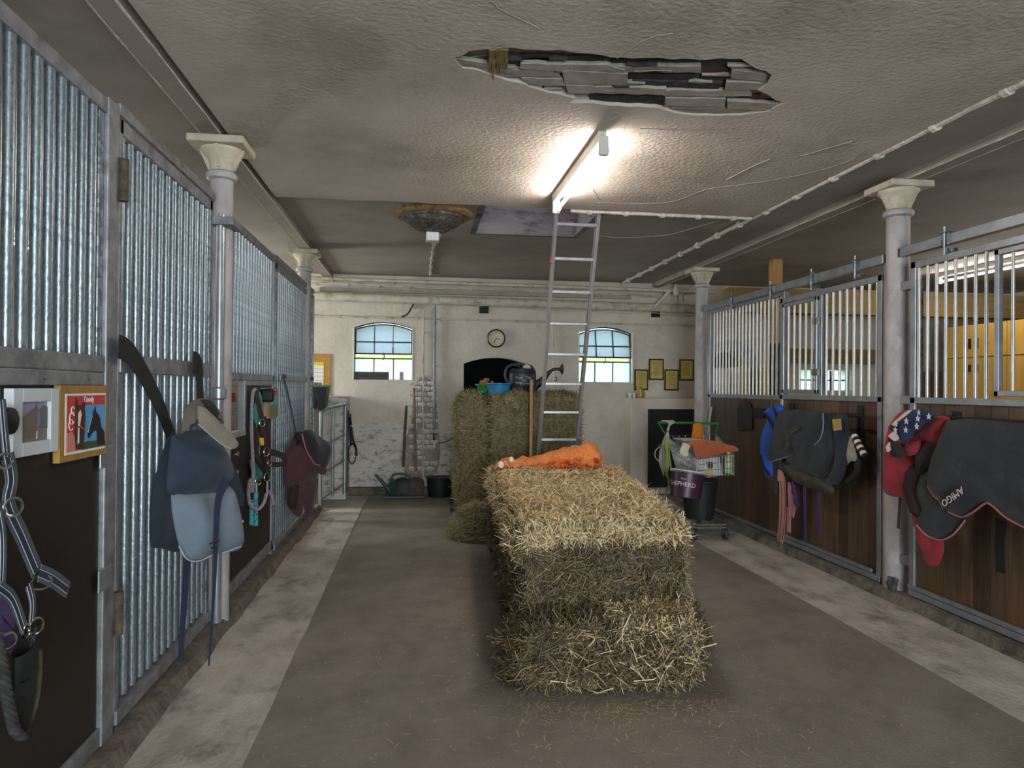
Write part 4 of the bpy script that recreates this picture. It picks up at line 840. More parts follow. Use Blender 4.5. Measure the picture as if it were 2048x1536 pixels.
# ================================================================= ladder
t = thing('ladder', 'aluminium ladder leaning up into the ceiling hatch', 'ladder')
yz = lambda z: 6.28 + 0.47 * (3.03 - z); lxx = lambda z: 1.213 + (3.12 - z) * 0.0186
for k in (0, 0.39):
    A = Vector((lxx(3.3) + k, yz(3.3) + 0.02, 3.3)); B = Vector((lxx(0) + k, yz(0), 0.02))
    d = (B - A).normalized(); s = Vector((1, 0, 0)); nn = d.cross(s)
    mb = MB(); mb.prism([A + s * a + nn * b for a, b in ((-0.015, -0.035), (0.015, -0.035), (0.015, -0.028), (-0.008, -0.028), (-0.008, 0.028), (0.015, 0.028), (0.015, 0.035), (-0.015, 0.035))] if k == 0 else [A + s * a + nn * b for a, b in ((0.015, -0.035), (-0.015, -0.035), (-0.015, -0.028), (0.008, -0.028), (0.008, 0.028), (-0.015, 0.028), (-0.015, 0.035), (0.015, 0.035))], B - A); mb.build('stile', 'aluminium', t, bevel=0.002)
    box('rubber_foot', (B.x - 0.022, B.y - 0.05, 0.0), (B.x + 0.022, B.y + 0.05, 0.06), 'black_plastic', t)
for i in range(11):
    z = 3.03 - 0.287 * i
    if z < 0.1: break
    MB().prism([Vector((lxx(z) + 0.008, yz(z) + a, z + b)) for a, b in ((-0.018, 0.014), (0.018, 0.014), (0.018, -0.014), (-0.018, -0.014))], (0.374, 0, 0)).build('rung', 'aluminium', t, bevel=0.004)
box('red_clip', (lxx(2.72) - 0.03, yz(2.72) - 0.03, 2.70), (lxx(2.72) - 0.016, yz(2.72) + 0.02, 2.75), 'red_plastic', t)
# broom handle leaning on the hay
t = thing('broom', 'wooden broom handle leaning on the hay beside the ladder', 'broom')
a = at(1063, 760, 1, 7.80); b = at(1062, 905, 1, 7.55)
k = (b.z - 0.05) / (a.z - b.z); foot = b + (b - a) * k
MB().tube([a, foot], 0.0175, 12).build('handle', 'broom_wood', t, smooth=True); box('head', (foot.x - 0.2, foot.y - 0.03, 0.06), (foot.x + 0.2, foot.y + 0.03, 0.1), 'handle_wood', t, bevel=0.005)
box('bristles', (foot.x - 0.19, foot.y - 0.028, 0.004), (foot.x + 0.19, foot.y + 0.028, 0.06), 'black_plastic', t)
# ================================================================= orange net sack with carrots
t = thing('net_sack', 'orange net sack of carrots slumped on the straw bale', 'sack')
def sack(u, th):
    # u along the sack from knotted neck (left) to full belly (right)
    x = 0.71 + 0.96 * u; y = 6.42 + 0.06 * math.sin(u * 5)
    r = 0.055 + 0.10 * max(0, u - 0.35) ** 0.9 * 1.4 if u < 0.85 else 0.055 + 0.10 * 0.5 ** 0.9 * 1.4 * math.sqrt(max(0, 1 - ((u - 0.85) / 0.15) ** 2)) * 1.05
    if u >= 0.99: r = 0.03
    if u < 0.06: r = 0.03 + 0.4 * u
    wy = 1.55
    bumps = 0.035 * noise.noise(Vector((x * 14, th * 2.2, 3)))
    return Vector((x, y + (r * wy + bumps) * math.cos(th), 0.80 + r * 0.92 + (r + bumps) * math.sin(th) * (1.0 if math.sin(th) > 0 else 0.85)))
nu, nt = 46, 26; mb = MB(); mb.v = [tuple(sack(i / nu, 2 * math.pi * j / nt)) for i in range(nu + 1) for j in range(nt)]
mb.f = [(i * nt + j, i * nt + (j + 1) % nt, (i + 1) * nt + (j + 1) % nt, (i + 1) * nt + j) for i in range(nu) for j in range(nt)] + [tuple(range(nt)), tuple(nu * nt + j for j in range(nt))]
mb.build('net', 'orange_net', t, smooth=True)
for (x, z, r) in ((0.745, 0.86, 0.036), (0.84, 0.905, 0.028)): MB().lathe([(0, 0), (r, 0.002), (r, 0.006), (0, 0.008)], 10, Matrix.Translation((x, 6.335, z)) @ Matrix.Rotation(math.radians(60), 4, 'X'), sx=0.7).build('paper_tag', 'paper', t)
tube('draw_cord', smoothpts([(1.40, 6.32, 0.99), (1.37, 6.25, 1.03), (1.42, 6.24, 1.035), (1.43, 6.3, 0.99)], 4), 0.004, 'cable_white', t, n=5)
for i in range(26):
    u = random.uniform(0.45, 0.9); th = random.uniform(math.pi * 0.95, math.pi * 1.6); p = sack(u, th); p = p + (p - Vector((p.x, 6.42, 0.9))) * 0.02
    M = Matrix.Translation(p) @ Matrix.Rotation(random.uniform(0, 6), 4, 'Z') @ Matrix.Rotation(random.uniform(1.2, 1.9), 4, 'X')
    MB().lathe([(0.003, -0.06), (0.016, -0.02), (0.024, 0.03), (0.02, 0.045), (0, 0.05)], 8, M).build('carrot', 'carrot', t, smooth=True)
# ================================================================= things on the hay
def tub(name, label, cx, cy, z, r0, r1, h, m, rim=None, group=None, cat='tub', sx=1):
    t = thing(name, label, cat, group)
    MB().lathe([(r0, 0), (r1, h), (r1 - 0.008, h), (r0 - 0.008, 0.012), (0, 0.012)], 28, Matrix.Translation((cx, cy, z)), sx=sx).build('body', m, t, smooth=True)
    MB().lathe([(r1, h - 0.012), (r1 + 0.012, h - 0.008), (r1 + 0.012, h + 0.004), (r1 - 0.008, h + 0.004)], 28, Matrix.Translation((cx, cy, z)), sx=sx).build('rim', rim or m, t, smooth=True)
    return t
HZ = 1.485
a = at(972, 775, 1, 8.25); tub('tub', 'green plastic tub full of potatoes on the hay bale', a.x, 8.25, HZ, 0.085, 0.12, 0.105, 'green_tub', group='tubs on the hay')
for i in range(12):
    an = random.uniform(0, 6.28); r = random.uniform(0, 0.07); p = (a.x + r * math.cos(an), 8.25 + r * math.sin(an), HZ + 0.10 + random.uniform(0, 0.03) + (0.03 if r < 0.04 else 0))
    tag(MB().lathe([(0, -0.028), (0.022, -0.018), (0.03, 0), (0.022, 0.018), (0, 0.028)], 10, Matrix.Translation(p) @ Matrix.Rotation(random.uniform(0, 3), 4, 'Y'), sx=1.15).build('potato', 'potato', smooth=True), 'brown potato heaped in the green tub', 'potato', 'potatoes in the green tub')
b = at(997, 775, 1, 8.10); tub('tub', 'wide blue plastic tub on the hay bale beside the watering can', b.x, 8.10, HZ, 0.12, 0.145, 0.115, 'blue_tub', group='tubs on the hay')
t = thing('watering_can', 'big black watering can with chalk writing on the hay', 'watering can', 'watering cans'); c = at(1046, 780, 1, 8.1); cx, cy = c.x + 0.0, 8.13
MB().lathe([(0.145, 0), (0.16, 0.02), (0.16, 0.085), (0.166, 0.09), (0.16, 0.098), (0.158, 0.20), (0.152, 0.235), (0.158, 0.242), (0.15, 0.25), (0.135, 0.285), (0.12, 0.29), (0.115, 0.275), (0, 0.27)], 28, Matrix.Translation((cx, cy, HZ)), sx=1.0, sy=0.7).build('body', 'can_black', t, smooth=True)
MB().tube(smoothpts([(cx - 0.15, cy, HZ + 0.10), (cx - 0.20, cy, HZ + 0.18), (cx - 0.19, cy, HZ + 0.29), (cx - 0.12, cy, HZ + 0.335), (cx + 0.0, cy, HZ + 0.335), (cx + 0.1, cy, HZ + 0.31), (cx + 0.14, cy, HZ + 0.24)], 6), 0.017, 10).build('handle', 'can_black', t, smooth=True)
MB().tube(smoothpts([(cx - 0.12, cy - 0.02, HZ + 0.335), (cx - 0.05, cy - 0.03, HZ + 0.31), (cx + 0.01, cy - 0.02, HZ + 0.285)], 5), 0.01, 8).build('inner_handle', 'can_black', t, smooth=True)
sp = smoothpts([(cx + 0.12, cy, HZ + 0.07), (cx + 0.22, cy, HZ + 0.15), (cx + 0.30, cy, HZ + 0.24), (cx + 0.36, cy, HZ + 0.285), (cx + 0.43, cy, HZ + 0.29)], 5)
MB().tube(sp, [0.055 - 0.038 * min(1, i / (len(sp) * 0.6)) for i in range(len(sp))], 12).build('spout', 'can_black', t, smooth=True)
MB().lathe([(0.018, 0), (0.025, 0.02), (0.06, 0.04), (0.064, 0.046), (0.05, 0.052), (0, 0.056)], 20, Matrix.Translation((cx + 0.42, cy, HZ + 0.29)) @ Matrix.Rotation(math.pi / 2, 4, 'Y')).build('rose', 'can_black', t, smooth=True)
for s_, sz, dx, dz in (('Tauer', 0.035, -0.06, 0.185), ('Tüb', 0.04, 0.05, 0.185), ('Turk', 0.03, 0.0, 0.15), ('Helga', 0.035, -0.06, 0.125), ('mauerwg', 0.03, 0.06, 0.12)):
    text(s_, sz, (cx + dx, cy - 0.118 + (dx * dx) * 2.0, HZ + dz), (1, dx * 1.2, 0), (0, 0, 1), 'chalk', t)
tag(tube('rag', smoothpts([(cx + 0.0, cy - 0.03, HZ + 0.30), (cx + 0.04, cy - 0.03, HZ + 0.325), (cx + 0.08, cy - 0.03, HZ + 0.30)], 4), 0.016, 'cream_cloth'), 'crumpled pale rag on the black watering can', 'rag')
# ================================================================= back wall fittings
t = thing('wall_clock', 'round brown rimmed clock on the back wall above the doorway', 'clock'); c = at(992, 677, 1, WY)
M = Matrix.Translation((c.x, WY, c.z)) @ Matrix.Rotation(math.pi / 2, 4, 'X')
MB().lathe([(0.128, 0.0), (0.138, 0.015), (0.138, 0.035), (0.128, 0.045), (0.118, 0.04), (0.116, 0.02), (0, 0.02)], 32, M).build('rim', 'clock_rim', t, smooth=True); MB().lathe([(0.117, 0.02), (0.117, 0.022), (0, 0.0222)], 32, M).build('face', 'clock_face', t)
for h in range(12):
    an = math.radians(90 - 30 * (h or 12)); text(str(h or 12), 0.026, (c.x + 0.092 * math.cos(an), WY - 0.0235, c.z + 0.092 * math.sin(an)), (1, 0, 0), (0, 0, 1), 'ink_dark', t, 'numeral')
for an, L in ((-17, 0.055), (-118, 0.078)):
    e = Vector((c.x + L * math.cos(math.radians(an)), WY - 0.026, c.z + L * math.sin(math.radians(an)))); MB().ribbon([(c.x, WY - 0.026, c.z), e], 0.007, (0, -1, 0), 0.002).build('hand', 'ink_dark', t)
# framed certificates
for i, (x0, y0, x1, y1, lb) in enumerate(((1268, 739, 1296, 780, 'lowest left'), (1297, 718, 1327, 760, 'upper left'), (1328, 739, 1357, 781, 'lower middle'), (1358, 719, 1387, 761, 'upper right'), (1388, 741, 1404, 781, 'half hidden by the column, right'))):
    A = at(x0, y1, 1, WY); B = at(x1, y0, 1, WY); t = thing('certificate', 'gold certificate in a black frame, %s of the row' % lb, 'certificate', 'certificates on the back wall')
    if i == 4: B.x = A.x + 0.215
    box('frame', (A.x, WY - 0.02, A.z), (B.x, WY - 0.002, B.z), 'frame_black', t, bevel=0.003); box('print', (A.x + 0.022, WY - 0.0215, A.z + 0.022), (B.x - 0.022, WY - 0.0195, B.z - 0.022), 'gold_paper', t)
    for k in range(7): w_ = random.uniform(0.03, 0.075); zz = B.z - 0.06 - k * 0.03; box('text_line', ((A.x + B.x) / 2 - w_, WY - 0.0225, zz), ((A.x + B.x) / 2 + w_, WY - 0.0214, zz + 0.005), 'ink', t)
# notice board far left
t = thing('notice_board', 'cork notice board with calendar sheet beyond the left bars', 'notice board'); A = at(600, 790, 1, WY); B = at(662, 708, 1, WY)
box('board', (A.x, WY - 0.02, A.z), (B.x, WY - 0.002, B.z), 'cork', t, bevel=0.003); A = at(620, 783, 1, WY); B = at(648, 724, 1, WY); box('calendar', (A.x, WY - 0.024, A.z), (B.x, WY - 0.019, B.z - 0.05), 'paper', t); box('calendar_header', (A.x, WY - 0.024, B.z - 0.05), (B.x, WY - 0.019, B.z), 'print_yellow', t)
for i in range(6): box('grid_line', (A.x, WY - 0.0245, A.z + 0.05 + i * 0.055), (B.x, WY - 0.0238, A.z + 0.053 + i * 0.055), 'ink', t)
# sign and box standing on the left window sill
t = thing('sign_plate', 'dark plate with raised lettering standing in the left window', 'sign'); A = at(708, 759, 1, WY + 0.02); B = at(778, 744, 1, WY + 0.02)
box('plate', (A.x, WY + 0.02, WIN[0][0].z), (B.x, WY + 0.035, B.z), 'sign_dark', t, bevel=0.006); text('HORSETRAIL', 0.075, ((A.x + B.x) / 2 + 0.02, WY + 0.018, (WIN[0][0].z + B.z) / 2), (1, 0, 0), (0, 0, 1), 'sign_letter', t, ext=0.002)
A = at(799, 759, 1, WY + 0.03); B = at(807, 744, 1, WY + 0.03); tag(box('carton', (A.x, WY + 0.03, WIN[0][0].z), (B.x, WY + 0.07, B.z), 'crate_grey', bevel=0.003), 'small grey carton standing in the left window', 'carton')
# pipes along the top of the back wall
def pipe(label, pxs, y, r, m='pipe_paint', clips=0, n=12, jit=0, name='pipe', cr=1.5):
    t = thing(name, label, 'pipe', 'pipes on the back wall'); P = pl(pxs, 1, y)
    if jit: P = [p + Vector((0, 0, jit * noise.noise(p * 2.5))) for p in [P[0].lerp(P[-1], i / 24) for i in range(25)]] if len(P) == 2 else P
    tube('run', P, r, m, t, n=n)
    if clips:
        for i in range(clips):
            p = P[0].lerp(P[-1], (i + 0.5) / clips); q = P[0].lerp(P[-1], (i + 0.5) / clips + 0.01); d = (q - p).normalized() * 0.012
            MB().tube([p - d, p + d], r * cr, 10).build('clip', m, t, smooth=True)
            MB().box((p.x - 0.012, y, p.z - 0.012), (p.x + 0.012, WY - 0.001, p.z + 0.012)).build('bracket', m, t)
    return t
pipe('upper pale pipe running just below the ceiling at the back', [(600, 555), (1430, 584)], 10.28, 0.024, clips=7, cr=1.25)
pipe('thick pale pipe running along the top of the back wall', [(600, 591), (1430, 619)], 10.36, 0.062, clips=5, cr=1.05, n=16)
pipe('thin knotty conduit between the upper and the thick pipe', [(600, 566), (1320, 592)], 10.40, 0.011, clips=12, n=8, jit=0.02, cr=1.8)
pipe('slack thin wire hanging just under the thick pipe', [(600, 597), (1400, 630)], 10.42, 0.006, n=6, jit=0.05)
pipe('thin conduit with clips crossing above the windows', [(600, 631), (1385, 652)], WY - 0.02, 0.012, clips=16, n=8, cr=1.7)
pipe('grey vertical pipe left of the doorway ending in a tap', [(869, 601), (868, 862)], WY - 0.05, 0.02, 'galv_flat', clips=3, cr=1.4)
pipe('slim white vertical pipe beside the brick chase', [(847, 622), (846, 968)], WY - 0.04, 0.013, 'pipe_paint', clips=4, cr=1.5, n=8)
pipe('slim white vertical pipe right of the thick vertical pipe', [(1106, 640), (1108, 780)], WY - 0.03, 0.013, 'pipe_paint', clips=2, n=8)
pipe('short slanting pipe hanging below the ceiling near the right column', [(1308, 617), (1333, 588), (1341, 581)], 10.28, 0.024, 'pipe_paint')
t = thing('valve', 'pale valve body on the upper pipe near the right column', 'valve'); p = at(1352, 582, 1, 10.28)
MB().lathe([(0.02, -0.08), (0.045, -0.06), (0.05, 0.02), (0.03, 0.05), (0.025, 0.09), (0.035, 0.1), (0.0, 0.12)], 14, Matrix.Translation(p)).build('body', 'pipe_paint', t, smooth=True); tube('chain', [p + Vector((0.02, -0.03, -0.05)), p + Vector((0.03, -0.03, -0.2))], 0.006, 'rusty', t, n=6); tube('chain', [p + Vector((0.1, -0.03, -0.05)), p + Vector((0.1, -0.03, -0.16))], 0.006, 'rusty', t, n=6)
t = thing('water_tap', 'brass tap at the foot of the grey vertical pipe', 'tap'); p = at(868, 866, 1, WY - 0.05)
MB().tube([p, p + Vector((0, 0, -0.05)), p + Vector((0, -0.06, -0.07)), p + Vector((0, -0.09, -0.11))], 0.016, 10).build('body', 'rusty', t, smooth=True); box('lever', (p.x - 0.05, p.y - 0.04, p.z - 0.02), (p.x + 0.05, p.y - 0.02, p.z - 0.008), 'rusty', t); tube('hose_end', [p + Vector((0, -0.09, -0.1)), p + Vector((0, -0.09, -0.22))], 0.018, 'cream_glaze', t)
tag(tube('wall_cable', smoothpts(pl([(868, 887), (890, 884), (915, 872), (926, 868)], 1, WY - 0.03), 5), 0.007, 'rusty'), 'sagging dark cable from the tap to the doorway', 'cable')
tag(tube('black_cable', smoothpts(pl([(803, 634), (815, 628), (825, 612), (830, 600)], 1, WY - 0.06), 5), 0.012, 'black_plastic'), 'black cable curving above the left window', 'cable'); 
tag(box('junction_box', tuple(at(827, 617, 1, WY - 0.05)), tuple(at(834, 600, 1, WY - 0.05) + Vector((0, 0.048, 0))), 'pipe_paint', bevel=0.004), 'small pale junction box above the left window', 'junction box')
for (x, y, lb) in ((968, 618, 'black air brick above the clock'), (1311, 626, 'black air brick near the right column')):
    p = at(x, y, 1, WY); t = thing('air_brick', lb, 'vent', 'black air bricks'); box('frame', (p.x - 0.07, WY - 0.012, p.z - 0.065), (p.x + 0.07, WY - 0.001, p.z + 0.065), 'black_board', t)  # solid black face in place of open holes
    for k in range(4): box('slat', (p.x - 0.06, WY - 0.02, p.z - 0.05 + k * 0.03), (p.x + 0.06, WY - 0.012, p.z - 0.035 + k * 0.03), 'black_iron', t)
tag(box('ceiling_strip', (at(640, 580, 1, WY).x, WY - 0.05, at(760, 586, 1, WY).z), (3.2, WY - 0.002, at(760, 578, 1, WY).z), 'strip_grey'), 'pale board strip between the pipes at the top of the back wall', 'board')
# conduits on the ceiling
def ceil_conduit(label, A, B, r, n):
    t = thing('conduit', label, 'conduit', 'ceiling conduits'); A = Vector(A); B = Vector(B); k = 60; P = []; rr = []
    for i in range(k + 1):
        p = A.lerp(B, i / k); P.append(p + noise.noise_vector(p * 4) * 0.006); rr.append(r * (1 + 0.25 * noise.noise(p * 19)))
    MB().tube(P, rr, 8).build('run', 'conduit_paint', t, smooth=True); d = (B - A).normalized()
    for i in range(n):
        p = A.lerp(B, (i + 0.5) / n); MB().tube([p - d * 0.02, p + d * 0.02], r * 1.7, 8).build('saddle', 'conduit_paint', t, smooth=True)
ceil_conduit('long whitewashed conduit along the right ceiling with saddles', (3.015, 1.5, ZS - 0.004), (3.03, 10.3, ZS + 0.02), 0.02, 17)
ceil_conduit('whitewashed conduit crossing the ceiling from the lamp to the right', (1.32, 6.115, ZS - 0.006), (2.99, 6.115, ZS - 0.006), 0.017, 5)
p = at(868, 478, 2, ZC - 0.02); q = at(860, 556, 1, 10.2)
ceil_conduit('thin conduit from the rusty vent to the back pipes', (p.x, p.y, ZC - 0.02), (q.x, 10.2, ZC - 0.02), 0.014, 5)
# rusty vent cone
t = thing('ceiling_vent', 'rusty cone shaped vent hanging from the ceiling beside the hatch', 'vent')
Mv = Matrix.Translation((VX, VY, 0))
MB().lathe([(0.36, ZC), (0.37, ZC - 0.03), (0.33, ZC - 0.05), (0.30, ZC - 0.045)], 28, Mv).build('ring', 'rust_ring', t, smooth=True)
MB().lathe([(0.30, ZC - 0.03), (0.29, ZC - 0.06), (0.22, ZC - 0.12), (0.13, ZC - 0.17), (0.07, ZC - 0.19), (0, ZC - 0.19)], 28, Mv).build('cone', 'rust_vent', t, smooth=True)
for i in range(6): r_ = 0.28 - i * 0.035; MB().lathe([(r_, ZC - 0.075 - i * 0.018), (r_ + 0.008, ZC - 0.07 - i * 0.018), (r_, ZC - 0.065 - i * 0.018)], 28, Mv).build('louvre', 'rust_vent', t, smooth=True)
box('switch_box', (VX - 0.07, VY - 0.06, ZC - 0.27), (VX + 0.05, VY + 0.06, ZC - 0.185), 'white_plastic', t, bevel=0.012)
tube('wire', smoothpts([(VX + 0.05, VY, ZC - 0.2), (VX + 0.08, VY + 0.2, ZC - 0.15), (p.x, p.y + 0.5, ZC - 0.03)], 5), 0.005, 'cable_white', t, n=6)
# ================================================================= textiles and tack
def strap(pxs, ax, v, w, m, parent, sgn=1, th=0.004, name='strap', sub=5):
    P = smoothpts(pl(pxs, ax, v), sub) if len(pxs) > 2 else pl(pxs, ax, v)
    if isinstance(ax, Oblique): n = ax.n
    else: n = [0, 0, 0]; n[ax] = sgn
    k = len(P)
    ws = w if not isinstance(w, tuple) else [w[0] + (w[1] - w[0]) * i / (k - 1) for i in range(k)]
    return MB().ribbon(P, ws, n, th).build(name, m, parent)
def cord(pxs, ax, v, r, m, parent, name='cord', sub=5, n=7): return tube(name, smoothpts(pl(pxs, ax, v), sub), r, m, parent, n=n)
def ring(px, py, ax, v, R, r, parent, m='chrome', name='ring', tilt=0.0):
    c = at(px, py, ax, v); b = Vector((0, 0, 1))
    if isinstance(ax, Oblique): a, nrm = ax.u, ax.n
    else: a = Vector((0, 1, 0) if ax == 0 else (1, 0, 0)); nrm = Vector((1, 0, 0)) if ax == 0 else Vector((0, 1, 0))
    return MB().tube([c + a * R * math.cos(t_) + b * R * math.sin(t_) + nrm * tilt * R * math.cos(t_) for t_ in np.linspace(0, 2 * math.pi, 18, endpoint=False)], r, 6, closed=True).build(name, m, parent, smooth=True)
A0 = XL + 0.03
QA = Oblique(-1.25, 3.6, 0.42, 1); A0q = 0.0
# ---- navy and grey rug on the near bar door
t = thing('horse_rug', 'navy and grey horse rug hanging folded on the near bar door', 'horse rug', 'horse rugs on the left')
cloth('back_fold', [(335, 878), (352, 870), (352, 990), (364, 1096), (320, 1096), (302, 1085), (302, 1000), (318, 930)], QA, A0q, 1, 'rug_navy_dark', t, bulge=0.04, fold=0.006, seed=1)
cloth('grey_part', [(340, 978), (430, 978), (462, 968), (480, 1040), (482, 1094), (445, 1106), (425, 1110), (400, 1124), (374, 1120), (358, 1088), (346, 1030)], QA, A0q + 0.03, 1, 'rug_grey', t, bulge=0.085, fold=0.012, freq=22, w=0.07, seed=2)
cloth('navy_part', [(344, 872), (400, 860), (442, 888), (468, 940), (476, 985), (452, 975), (425, 988), (342, 990), (336, 940)], QA, A0q + 0.035, 1, 'rug_navy', t, bulge=0.10, fold=0.012, freq=18, ang=70, w=0.07, seed=3)
cloth('dark_edge', [(436, 886), (466, 930), (484, 985), (484, 1012), (468, 985), (448, 930)], QA, A0q + 0.06, 1, 'rug_navy_dark', t, bulge=0.05, fold=0.004, w=0.03, seed=4)
cord([(358, 1092), (374, 1118), (398, 1122), (424, 1110)], QA, A0q + 0.062, 0.004, 'piping_pale', t, 'piping'); cord([(445, 1106), (482, 1093)], QA, A0q + 0.062, 0.004, 'piping_pale', t, 'piping')
strap([(452, 962), (436, 1000), (431, 1080), (428, 1170), (417, 1332)], QA, A0q + 0.14, (0.062, 0.008), 'strap_navy', t); strap([(374, 1112), (368, 1200), (360, 1322)], QA, A0q + 0.03, (0.05, 0.034), 'strap_navy', t)
c = at(429, 1089, QA, A0q + 0.15); MB().tube([c + QA.u * a + Vector((0, 0, b)) for a, b in ((-0.038, -0.014), (0.038, -0.012), (0.038, 0.014), (-0.038, 0.012))], 0.004, 6, closed=True).build('buckle', 'chrome', t)
cloth('care_tag', [(471, 1032), (487, 1042), (474, 1056), (470, 1050)], QA, A0q + 0.02, 1, 'paper', t, bulge=0.004, fold=0, step=0.02, smoothb=False)
strap([(236, 692), (258, 705), (285, 745), (318, 810), (343, 876)], 0, A0 + 0.005, 0.10, 'strap_black', t); strap([(386, 724), (397, 732), (399, 770), (402, 832)], 0, A0 + 0.01, 0.12, 'strap_black', t)
t = thing('riding_cap', 'brown peaked cap hung over the navy rug', 'cap')
cloth('hood', [(362, 868), (368, 830), (380, 806), (400, 797), (424, 803), (438, 832), (440, 850), (420, 860), (390, 852)], QA, A0q + 0.08, 1, 'cap_brown', t, bulge=0.09, fold=0.012, freq=24, w=0.05, seed=6)
cloth('dark_lining', [(402, 800), (424, 803), (440, 836), (441, 850), (425, 828)], QA, A0q + 0.14, 1, 'cap_dark', t, bulge=0.035, fold=0.0, w=0.02)
cloth('peak', [(396, 812), (412, 818), (445, 850), (472, 880), (475, 892), (462, 898), (440, 886), (412, 862), (398, 845)], QA, A0q + 0.155, 1, 'cap_pale', t, bulge=0.03, fold=0.003, w=0.03, seed=7)
cord([(396, 848), (412, 862), (440, 886), (462, 898)], QA, A0q + 0.16, 0.003, 'piping_pale', t, 'zip')
# ---- pictures on the near board
def picture(t, x0, y0, x1, y1, fm, fw, th):
    A = at(x0, y1, 0, XL); B = at(x1, y0, 0, XL); ya, yb = A.y, B.y; zb = B.z; za = min(A.z, at(x1, y1, 0, XL).z)
    return A, B
yA, yB, zT, zB = 2.40, 2.685, 1.535, 1.315
t = thing('picture_frame', 'white framed horse photograph on the dark brown board', 'picture', 'pictures on the near board'); xf_ = XL + 0.02
mb = MB(); w = 0.055
for lo, hi in (((XL - 0.01, yA, zB), (xf_, yA + w, zT)), ((XL - 0.01, yB - w, zB), (xf_, yB, zT)), ((XL - 0.01, yA + w, zB), (xf_, yB - w, zB + 0.045)), ((XL - 0.01, yA + w, zT - 0.045), (xf_, yB - w, zT))): mb.box(lo, hi)
mb.build('frame', 'frame_white', t, bevel=0.003)
def flat(name, pts, x, m, parent, y0, y1, z0, z1, th=0.0008): return MB().prism([(x, y0 + (y1 - y0) * u, z0 + (z1 - z0) * v) for u, v in pts], (th, 0, 0)).build(name, m, parent)
r4 = (yA + w, yB - w, zB + 0.045, zT - 0.045); X0 = XL + 0.006
ph = flat('photo', [(0, 0), (1, 0), (1, 1), (0, 1)], X0, 'photo_sky', t, *r4)
flat('ground_print', [(0, 0), (1, 0), (1, 0.45), (0, 0.35)], X0 + 0.001, 'photo_ground', ph, *r4); flat('tree_print', [(0.68, 0.3), (1, 0.3), (1, 0.85), (0.85, 0.9), (0.7, 0.82)], X0 + 0.002, 'tree_grey', ph, *r4); flat('tree_print', [(0, 0.3), (0.14, 0.3), (0.13, 0.7), (0.06, 0.78), (0, 0.72)], X0 + 0.002, 'tree_grey', ph, *r4)
flat('horse_print', [(0.02, 0.02), (0.5, 0.1), (0.62, 0.4), (0.66, 0.72), (0.62, 0.86), (0.58, 0.98), (0.54, 0.86), (0.42, 0.8), (0.2, 0.68), (0.08, 0.45)], X0 + 0.003, 'photo_horse', ph, *r4); flat('rider_print', [(0.6, 0.35), (0.72, 0.4), (0.7, 0.7), (0.62, 0.74)], X0 + 0.004, 'photo_violet', ph, *r4); flat('blaze_print', [(0.56, 0.04), (0.62, 0.05), (0.62, 0.24), (0.58, 0.25)], X0 + 0.004, 'photo_pale', ph, *r4)
yA, yB, zT, zB = 2.70, 3.085, 1.545, 1.268
t = thing('poster', 'wooden framed poster with two horse heads beside the near post', 'poster', 'pictures on the near board')
box('frame', (XL - 0.008, yA, zB), (XL + 0.016, yB, zT), 'frame_wood', t, bevel=0.003); box('border', (XL + 0.014, yA + 0.035, zB + 0.025), (XL + 0.0175, yB - 0.02, zT - 0.03), 'paper', t)
r4 = (yA + 0.045, yB - 0.028, zB + 0.035, zT - 0.038); X0 = XL + 0.0178
ps = flat('print', [(0, 0), (1, 0), (1, 1), (0, 1)], X0, 'red_print', t, *r4)
flat('sky_print', [(0.34, 0.0), (1, 0), (1, 0.82), (0.34, 0.82)], X0 + 0.001, 'sky_print', ps, *r4); flat('trees_print', [(0.36, 0), (1, 0), (1, 0.1), (0.85, 0.16), (0.7, 0.13), (0.5, 0.15), (0.36, 0.1)], X0 + 0.002, 'tree_print', ps, *r4)
flat('pale_print', [(0, 0), (0.2, 0), (0.18, 0.25), (0.12, 0.36), (0, 0.34)], X0 + 0.002, 'red_light', ps, *r4)
flat('horse_print', [(0.2, 0.04), (0.4, 0.0), (0.42, 0.3), (0.44, 0.6), (0.42, 0.8), (0.435, 0.97), (0.39, 0.9), (0.35, 0.83), (0.26, 0.82), (0.22, 0.92), (0.19, 0.97), (0.185, 0.78), (0.2, 0.55), (0.17, 0.3)], X0 + 0.003, 'horse_brown', ps, *r4)
flat('blaze_print', [(0.24, 0.12), (0.28, 0.15), (0.28, 0.4), (0.33, 0.66), (0.3, 0.74), (0.25, 0.68), (0.25, 0.4)], X0 + 0.004, 'paper', ps, *r4); flat('noseband_print', [(0.2, 0.40), (0.3, 0.42), (0.42, 0.34), (0.42, 0.37), (0.3, 0.46), (0.2, 0.43)], X0 + 0.005, 'red_print', ps, *r4)
flat('horse_print', [(0.98, 0.02), (0.98, 0.26), (0.88, 0.38), (0.84, 0.55), (0.8, 0.62), (0.74, 0.66), (0.72, 0.72), (0.69, 0.80), (0.665, 0.68), (0.64, 0.72), (0.63, 0.64), (0.59, 0.5), (0.5, 0.3), (0.51, 0.21), (0.55, 0.19), (0.6, 0.26), (0.7, 0.33), (0.75, 0.3), (0.76, 0.06)], X0 + 0.003, 'horse_dark', ps, *r4); flat('blaze_print', [(0.51, 0.3), (0.56, 0.46), (0.62, 0.62), (0.6, 0.56), (0.53, 0.38), (0.5, 0.32)], X0 + 0.004, 'paper', ps, *r4)
U = lambda u, v: (X0 + 0.0035, r4[0] + (r4[1] - r4[0]) * u, r4[2] + (r4[3] - r4[2]) * v)
